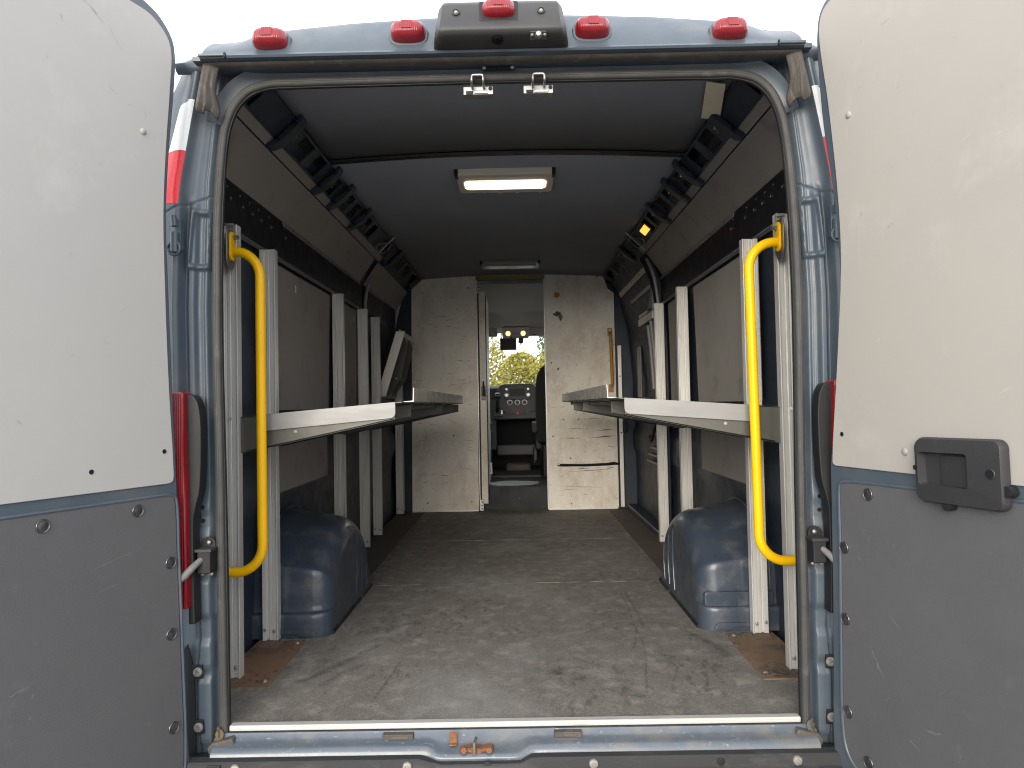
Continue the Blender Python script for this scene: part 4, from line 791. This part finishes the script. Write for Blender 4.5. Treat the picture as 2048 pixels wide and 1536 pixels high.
# cable strap across the right panel
m = MB(); m.tube([(.345, BY - .010, .372), (.36, BY - .014, .366), (.55, BY - .012, .362), (.74, BY - .012, .366), (.80, BY - .012, .372), (.86, BY - .01, .365)], [.012, .011, .010, .011, .013, .006], 8); cs = m.build('strap_bar', 'blackbeam', PR)
put('strap_bolt', HEX, cs, face((.352, BY - .022, .372), (0, -1, 0)))
# glue stains and scratches with their own outlines
def blot(par, x, z, w, h, mat, name, seed, n=18):
    rg = np.random.default_rng(seed); a = np.linspace(0, 2 * math.pi, n, endpoint=False); rr = rg.uniform(.55, 1.1, n)
    m = MB(); m.prism([(x + w * r_ * math.cos(t), z + h * r_ * math.sin(t)) for t, r_ in zip(a, rr)], BY - .0012, BY - .0002, pf); return m.build(name, mat, par, ang=0)
blot(PR, .365, 1.755, .030, .030, 'yellow_old', 'glue_stain', 1); blot(PR, .365, 1.600, .042, .024, 'scuff', 'glue_stain', 2); blot(PR, .39, 1.572, .022, .03, 'scuff', 'glue_stain', 5, 12); blot(PR, .365, 1.15, .010, .014, 'scuff', 'glue_stain', 3)
def scratches(par, rows, name):
    m = MB()
    for (x0, z0, x1, z1, w) in rows:
        n_ = 8; up, dn = [], []
        for k in range(n_ + 1):
            t = k / n_; x, z = x0 + (x1 - x0) * t, z0 + (z1 - z0) * t + random.uniform(-1, 1) * w * .4; ww = w * (.15 + math.sin(math.pi * t) * random.uniform(.4, 1)); up.append((x, BY - .0008, z + ww)); dn.append((x, BY - .0008, z - ww))
        m.grid([up, dn])
    o = m.build(name, 'scuff', par, ang=0); o['kind'] = 'stuff'
sr_ = [(.40, .585, .53, .58, .003), (.67, .64, .80, .648, .004), (.66, .585, .82, .595, .005), (.42, .66, .6, .655, .002), (.60, .59, .7, .58, .002), (.43, .31, .78, .325, .003), (.55, .35, .62, .352, .003), (.74, .33, .80, .34, .004), (.40, .19, .7, .18, .002), (.5, .335, .6, .33, .0025), (.55, .735, .7, .74, .002), (.35, .16, .5, .17, .0015)]
for k in range(34): x, z = RNG.uniform(.29, .8), RNG.uniform(.05, 1.5); sr_.append((x, z, x + RNG.uniform(.02, .08), z + RNG.normal(0, .008), RNG.uniform(.0006, .0016)))
scratches(PR, sr_, 'scratch_marks')
scratches(PL, [(x, z, x + RNG.uniform(.015, .09), z + RNG.normal(0, .012), RNG.uniform(.0006, .002)) for x, z in zip(RNG.uniform(-.83, -.36, 60), RNG.uniform(.1, 1.7, 60))], 'scratch_marks')
# pale edge posts either side of the partition
for s, x in ((1, .850), (-1, .905)):
    e = MB().box(s * x, s * (x + .030), BY - .02, BY + .0, .02, 1.33).build('edge_post', 'alu', PT, bevel=.002)
    for z in (.62, 1.08): put('post_hole', HOLE, e, face((s * (x + .015), BY - .0205, z), (0, -1, 0)))
MB().box(.875, .905, BY - .06, BY - .02, .62, .72).build('edge_latch', 'black', PT, bevel=.004)

# ================================================================== CAB
MB().box(-1.0, 1.0, 3.97, 6.4, .10, .188).build('cab_floor', 'mat', van, bevel=.006)
ST = MB().box(-.30, .30, 3.955, 3.975, .0, .186).build('cab_step', 'black', van, bevel=.004); put('step_screw', SMALL, ST, face((.03, 3.955, .09), (0, -1, 0)))
MB().box(-1.0, 1.0, 3.93, 3.955, -.03, .003).build('step_base', 'floor_edge', van)
rg = np.random.default_rng(8); pts = [( -.02 + (.20 + .05 * rg.random()) * math.cos(a), 4.20 + (.16 + .06 * rg.random()) * math.sin(a)) for a in np.linspace(0, 6.28, 30, endpoint=False)]
MB().prism(pts, .1885, .1895, lambda u, v, d: (u, v, d)).build('worn_patch', 'worn', van, ang=0)
MB().box(-.22, .24, 4.62, 5.1, .188, .215).build('floor_hump', 'mat', van, bevel=.02); MB().box(-.1, .15, 5.15, 5.45, .188, .27).build('floor_hump', 'floor_edge', van, bevel=.03)
# dashboard
DB = MB().prism([(5.36, .72), (5.34, .90), (5.38, 1.03), (5.45, 1.062), (5.9, 1.07), (6.2, 1.04), (6.2, .72), (5.6, .715)], -.98, .98, lambda u, v, d: (d, u, v)).build('dashboard', 'dash', van, bevel=.02, seg=3)
cs_ = rrect(.40, .34, .07, 8, .026, .905)
MB().prism([(u, v) for u, v in cs_], 5.315, 5.36, pf).build('centre_stack', 'dashdark', DB, bevel=.01)
rd = MB().prism(rrect(.270, .140, .018, 5, .028, .985), 5.300, 5.33, pf).build('radio', 'dashdark', DB, bevel=.006)
MB().prism(rrect(.15, .075, .006, 4, .028, .99), 5.296, 5.30, pf).build('screen', 'screen', DB)
for x in (-.082, .138): MB().lathe([(.021, 0), (.021, -.02), (.016, -.025), (.0001, -.025)], 18, 'y', (x, 5.30, .962)).build('radio_knob', 'silver', DB)
for x in (-.082, .138): MB().lathe([(.012, 0), (.012, -.008), (.0001, -.008)], 14, 'y', (x, 5.30, 1.022)).build('radio_button', 'silver', DB)
for x in (-.050, .026, .100):
    MB().lathe([(.029, 0), (.029, -.014), (.024, -.016), (.023, -.010), (.0001, -.010)], 20, 'y', (x, 5.315, .887)).build('climate_knob', 'silver', DB)
    MB().lathe([(.021, 0), (.019, -.022), (.0001, -.023)], 18, 'y', (x, 5.305, .887)).build('knob_cap', 'dashdark', DB)
MB().prism([(-.20, .79), (.23, .79), (.26, .72), (.23, .715), (-.20, .715), (-.24, .73)], 5.27, 5.36, pf).build('lower_stack', 'dash', DB, bevel=.012)
for k in range(7):
    x = .026 + (k - 3) * .034; MB().box(x - .014, x + .014, 5.262, 5.272, .796 - .030, .796 - .006).build('hazard_button' if k == 3 else 'switch_button', 'hazard' if k == 3 else 'dashdark', DB, bevel=.002)
for x in (-.25, .24):
    v_ = MB().box(x - .04, x + .04, 5.325, 5.36, .93, 1.035).build('air_vent', 'dashdark', DB, bevel=.006)
    for k in range(5): MB().box(x - .032 + k * .014, x - .028 + k * .014, 5.320, 5.327, .94, 1.025).build('vent_slat', 'dash', DB)
# open cubby below: frame pieces and dark back
for (x0, x1, z0, z1, nm) in ((-.98, -.19, .40, .74, 'knee_panel'), (.205, .98, .40, .74, 'knee_panel'), (-.19, .205, .345, .455, 'cubby_floor')): MB().box(x0, x1, 5.32, 5.40, z0, z1).build(nm, 'dash', DB, bevel=.018)
MB().box(-.3, .3, 5.72, 5.75, .2, .75).build('cubby_back', 'fabric', DB); MB().box(-.98, .98, 6.0, 6.05, .1, .7).build('firewall', 'fabric', DB)
# gear lever
GL = MB().tube([(-.178, 5.26, .80), (-.175, 5.20, .86), (-.172, 5.17, .92)], [.022, .016, .014], 12).build('gear_lever', 'dashdark', van)
MB().grid(super_loft([(.012, .012, -.03, 0), (.026, .030, -.015, 0), (.027, .034, 0, 0), (.022, .028, .015, 0), (.01, .012, .022, 0)], 20, 2.4), close=True, caps=True).build('gear_knob', 'dashdark', GL, mat4=T(-.172, 5.165, .955))
MB().lathe([(.024, 0), (.024, .01), (.0001, .012)], 16, 'z', (-.172, 5.165, .975)).build('knob_trim', 'silver', GL)
MB().box(-.215, -.12, 5.25, 5.33, .74, .83).build('lever_gate', 'dash', GL, bevel=.012); MB().box(-.14, -.125, 5.245, 5.25, .77, .81).build('gate_trim', 'silver', GL)
# windscreen, cab roof
m = MB(); m.add([(-.92, 6.25, 1.05), (.92, 6.25, 1.05), (.78, 5.62, 1.635), (-.78, 5.62, 1.635)], [(0, 1, 2, 3)]); m.build('windscreen', 'glass', van)
for s in (-1, 1):
    m = MB(); m.tube([(s * .95, 6.28, 1.02), (s * .80, 5.62, 1.66)], .05, 8); m.build('screen_pillar', 'headliner', van)
    m = MB(); m.add([(s * 1.02, 4.05, 1.02), (s * 1.02, 6.2, 1.02), (s * .97, 5.6, 1.56), (s * .97, 4.05, 1.56)], [(0, 1, 2, 3)]); m.build('side_window', 'glass', van)
MB().prism([(6.2, -.4), (6.9, -.4), (6.9, .7), (6.3, 1.03), (6.2, 1.03)], -.95, .95, lambda u, v, d: (d, u, v)).build('bonnet', 'paint', van, bevel=.05)
m = MB(); rows = []
for y, z in ((3.885, 1.86), (4.3, 1.83), (4.8, 1.76), (4.98, 1.715), (5.02, 1.668), (5.05, 1.662), (5.35, 1.66), (5.62, 1.625), (5.66, 1.635)):
    rows.append([(x, y, z + (.045 if (abs(x) > .16 and 4.9 < y < 5.03) else 0) - .05 * (abs(x) / .95) ** 4) for x in np.linspace(-.95, .95, 40)])
m.grid(rows); m.build('headliner', 'headliner', van, ang=50)
for x0, x1 in ((-.62, -.165), (.12, .62)):
    v_ = MB().box(x0, x1, 5.30, 5.325, 1.562, 1.652).build('sun_visor', 'headliner', van, bevel=.010, seg=3); MB().box((x0 + x1) / 2 - .03 if abs(x0) > .3 and x0 < -.3 and False else (x1 - .11 if x0 < 0 else x0 + .07), (x1 - .07 if x0 < 0 else x0 + .11), 5.296, 5.301, 1.572, 1.580).build('visor_clip', 'dashdark', v_)
OC = MB().box(-.115, .160, 5.24, 5.42, 1.548, 1.655).build('overhead_console', 'headliner', van, bevel=.02, seg=3)
for x in (-.055, .098): MB().lathe([(.026, 0), (.022, -.006), (.0001, -.008)], 18, 'y', (x, 5.242, 1.585)).build('map_light', 'maplight', OC)
MB().box(-.02, .065, 5.236, 5.243, 1.572, 1.60).build('console_buttons', 'lampgrey', OC, bevel=.003)
# hanging screen
MN = thing('rear_view_screen', 'black rear-view screen hanging at the top of the windscreen', 'screen', (-.054, 5.22, 1.41))
MB().prism(rrect(.166, .120, .006, 4, -.054, 1.475), 5.20, 5.222, pf).build('screen_body', 'dashdark', MN, bevel=.003)
MB().prism(rrect(.152, .106, .004, 4, -.054, 1.475), 5.1985, 5.2, pf).build('screen_face', 'screen', MN)
MB().tube([(-.04, 5.225, 1.50), (-.02, 5.26, 1.55)], .012, 8).build('screen_mount', 'dashdark', MN); MB().prism(rrect(.05, .06, .02, 5, .075, 1.515), 5.24, 5.29, pf).build('mirror_stalk', 'dashdark', MN, bevel=.01)
MB().tube([(.09, 5.26, 1.5), (.06, 5.25, 1.46), (.035, 5.23, 1.44)], .003, 6).build('screen_cable', 'dashdark', MN)
# seats
def seat(cx, s, label):
    S = thing('cab_seat', label, 'seat', (cx, 4.55, .19), 'cab seats')
    m = MB(); rows = []
    for z, w, t_, y in ((.52, .23, .07, 4.58), (.60, .245, .075, 4.57), (.80, .255, .075, 4.545), (1.0, .255, .070, 4.515), (1.12, .24, .065, 4.495), (1.19, .205, .058, 4.485), (1.235, .14, .045, 4.48), (1.252, .06, .02, 4.478)):
        rows.append([(cx + w * math.copysign(abs(math.cos(a)) ** .6, math.cos(a)), y + t_ * math.copysign(abs(math.sin(a)) ** .7, math.sin(a)), z) for a in np.linspace(0, 2 * math.pi, 28, endpoint=False)])
    m.grid(rows, close=True, caps=True); m.build('backrest', 'fabric', S, ang=60)
    MB().box(cx - .245, cx + .245, 4.60, 5.08, .50, .63).build('cushion', 'fabric', S, bevel=.04, seg=4)
    MB().box(cx - .20, cx + .20, 4.55, 5.0, .19, .50).build('seat_base', 'black', S, bevel=.02)
    xi = cx - s * .262
    MB().box(xi - .022, xi + .022, 4.62, 4.95, .60, .665).build('armrest', 'dash', S, bevel=.02, seg=3); MB().tube([(xi, 4.60, .64), (xi, 4.58, .70)], .03, 10).build('armrest_pivot', 'dash', S)
    MB().box(xi - .02, xi + .02, 4.56, 4.80, .34, .46).build('belt_bracket', 'dashdark', S, bevel=.015); MB().tube([(xi - s * .004, 4.545, .47), (xi - s * .012, 4.54, .42), (xi - s * .010, 4.545, .33)], .006, 8).build('recline_lever', 'dash', S)
    MB().grid(super_loft([(.05, .04, -.04, 0), (.125, .075, -.02, 0), (.13, .08, .02, 0), (.10, .06, .045, 0)], 20, 3), close=True, caps=True).build('headrest', 'fabric', S, mat4=T(cx, 4.48, 1.37))
    return S
seat(.445, 1, 'black fabric passenger seat behind the right partition panel'); seat(-.50, -1, 'black fabric driver seat mostly hidden by the left partition panel')
lb = MB().box(-.262, -.205, 4.30, 4.302, .26, .36).build('service_label', 'paper', van); MB().box(-.240, -.222, 4.2985, 4.3, .28, .34).build('label_print', 'lampgrey', lb)

# ================================================================== AUTUMN TREES beyond the windscreen
def tree(name, label, x, y, h, w, mat, leaves, ls, trunk=.05, crown0=.15, seed=0, sparse=False, cat='tree'):
    rg = np.random.default_rng(seed); T_ = thing(name, label, cat, (x, y, -.62), 'autumn trees in front of the van')
    m = MB(); m.tube([(x + .06 * math.sin(k), y, -.62 + h * k / 6) for k in range(7)], [trunk * (1 - k / 7.5) for k in range(7)], 7)
    tips = []
    for k in range(26 if not sparse else 16):
        z0 = rg.uniform(.12 if not sparse else .35, .85) * h; a = rg.uniform(0, 6.28); L = w * rg.uniform(.45, 1.0) * (1 - .45 * z0 / h)
        p = [(x, y, -.62 + z0), (x + L * .5 * math.cos(a), y + L * .5 * math.sin(a), -.62 + z0 + L * .35), (x + L * math.cos(a), y + L * math.sin(a), -.62 + z0 + L * .8)]
        m.tube(p, [trunk * .35, trunk * .22, .004], 5); tips += [p[1], p[2]]
    m.build('trunk', 'bark', T_)
    n_ = leaves; c = rg.random((n_, 3)); th = c[:, 0] * 6.283; rr = np.sqrt(c[:, 1]) * w; zz = crown0 + c[:, 2] * (1 - crown0)
    prof = np.sin(np.clip((zz - crown0) / (1 - crown0), 0, 1) ** .8 * math.pi * .93 + .2) ** .6
    P = np.stack([x + rr * prof * np.cos(th), y + rr * prof * np.sin(th), -.62 + zz * h], 1)
    keep = vnoise(P[:, 0] * 2.3 + 9, P[:, 2] * 2.3 + P[:, 1] * 1.7, seed) > (.28 if not sparse else .62); P = P[keep]
    V, F = [], []
    for p in P:
        u = Vector(rg.normal(size=3)).normalized(); v = u.orthogonal().normalized(); u2 = u.cross(v); s_ = ls * rg.uniform(.6, 1.3); p = Vector(p); b = len(V)
        V += [p - v * s_, p + u2 * s_ * .5, p + v * s_, p - u2 * s_ * .5]; F.append((b, b + 1, b + 2, b + 3))
    MB().add(V, F).build('crown', mat, T_, ang=0)
tree('yellow_tree', 'dense yellow tree filling the left of the windscreen', -1.3, 17, 3.85, 1.3, 'leaf_yellow', 7500, .06, seed=1)
tree('yellow_tree', 'low yellow-green tree in the middle of the windscreen', .15, 18.5, 3.0, 1.1, 'leaf_yellow', 6500, .06, seed=2)
tree('yellow_tree', 'yellow tree right of centre below the green crown', 1.2, 19, 3.3, 1.0, 'leaf_yellow', 5500, .06, seed=3)
tree('green_tree', 'dark green tree standing highest behind the yellow ones', 1.5, 24, 4.5, 1.25, 'leaf_green', 5500, .07, seed=4)
tree('orange_tree', 'orange-brown tree at the right edge of the windscreen', 2.7, 23.5, 4.1, 1.2, 'leaf_orange', 7000, .065, seed=5)
tree('bare_tree', 'thin nearly bare tree rising above the yellow crowns', -.38, 20, 5.0, .95, 'leaf_yellow', 260, .05, trunk=.035, seed=6, sparse=True)
tree('bare_tree', 'tall sparse tree with few leaves at the left edge of the windscreen', -1.0, 20.5, 5.9, 1.0, 'leaf_green', 620, .05, trunk=.05, seed=7, sparse=True)
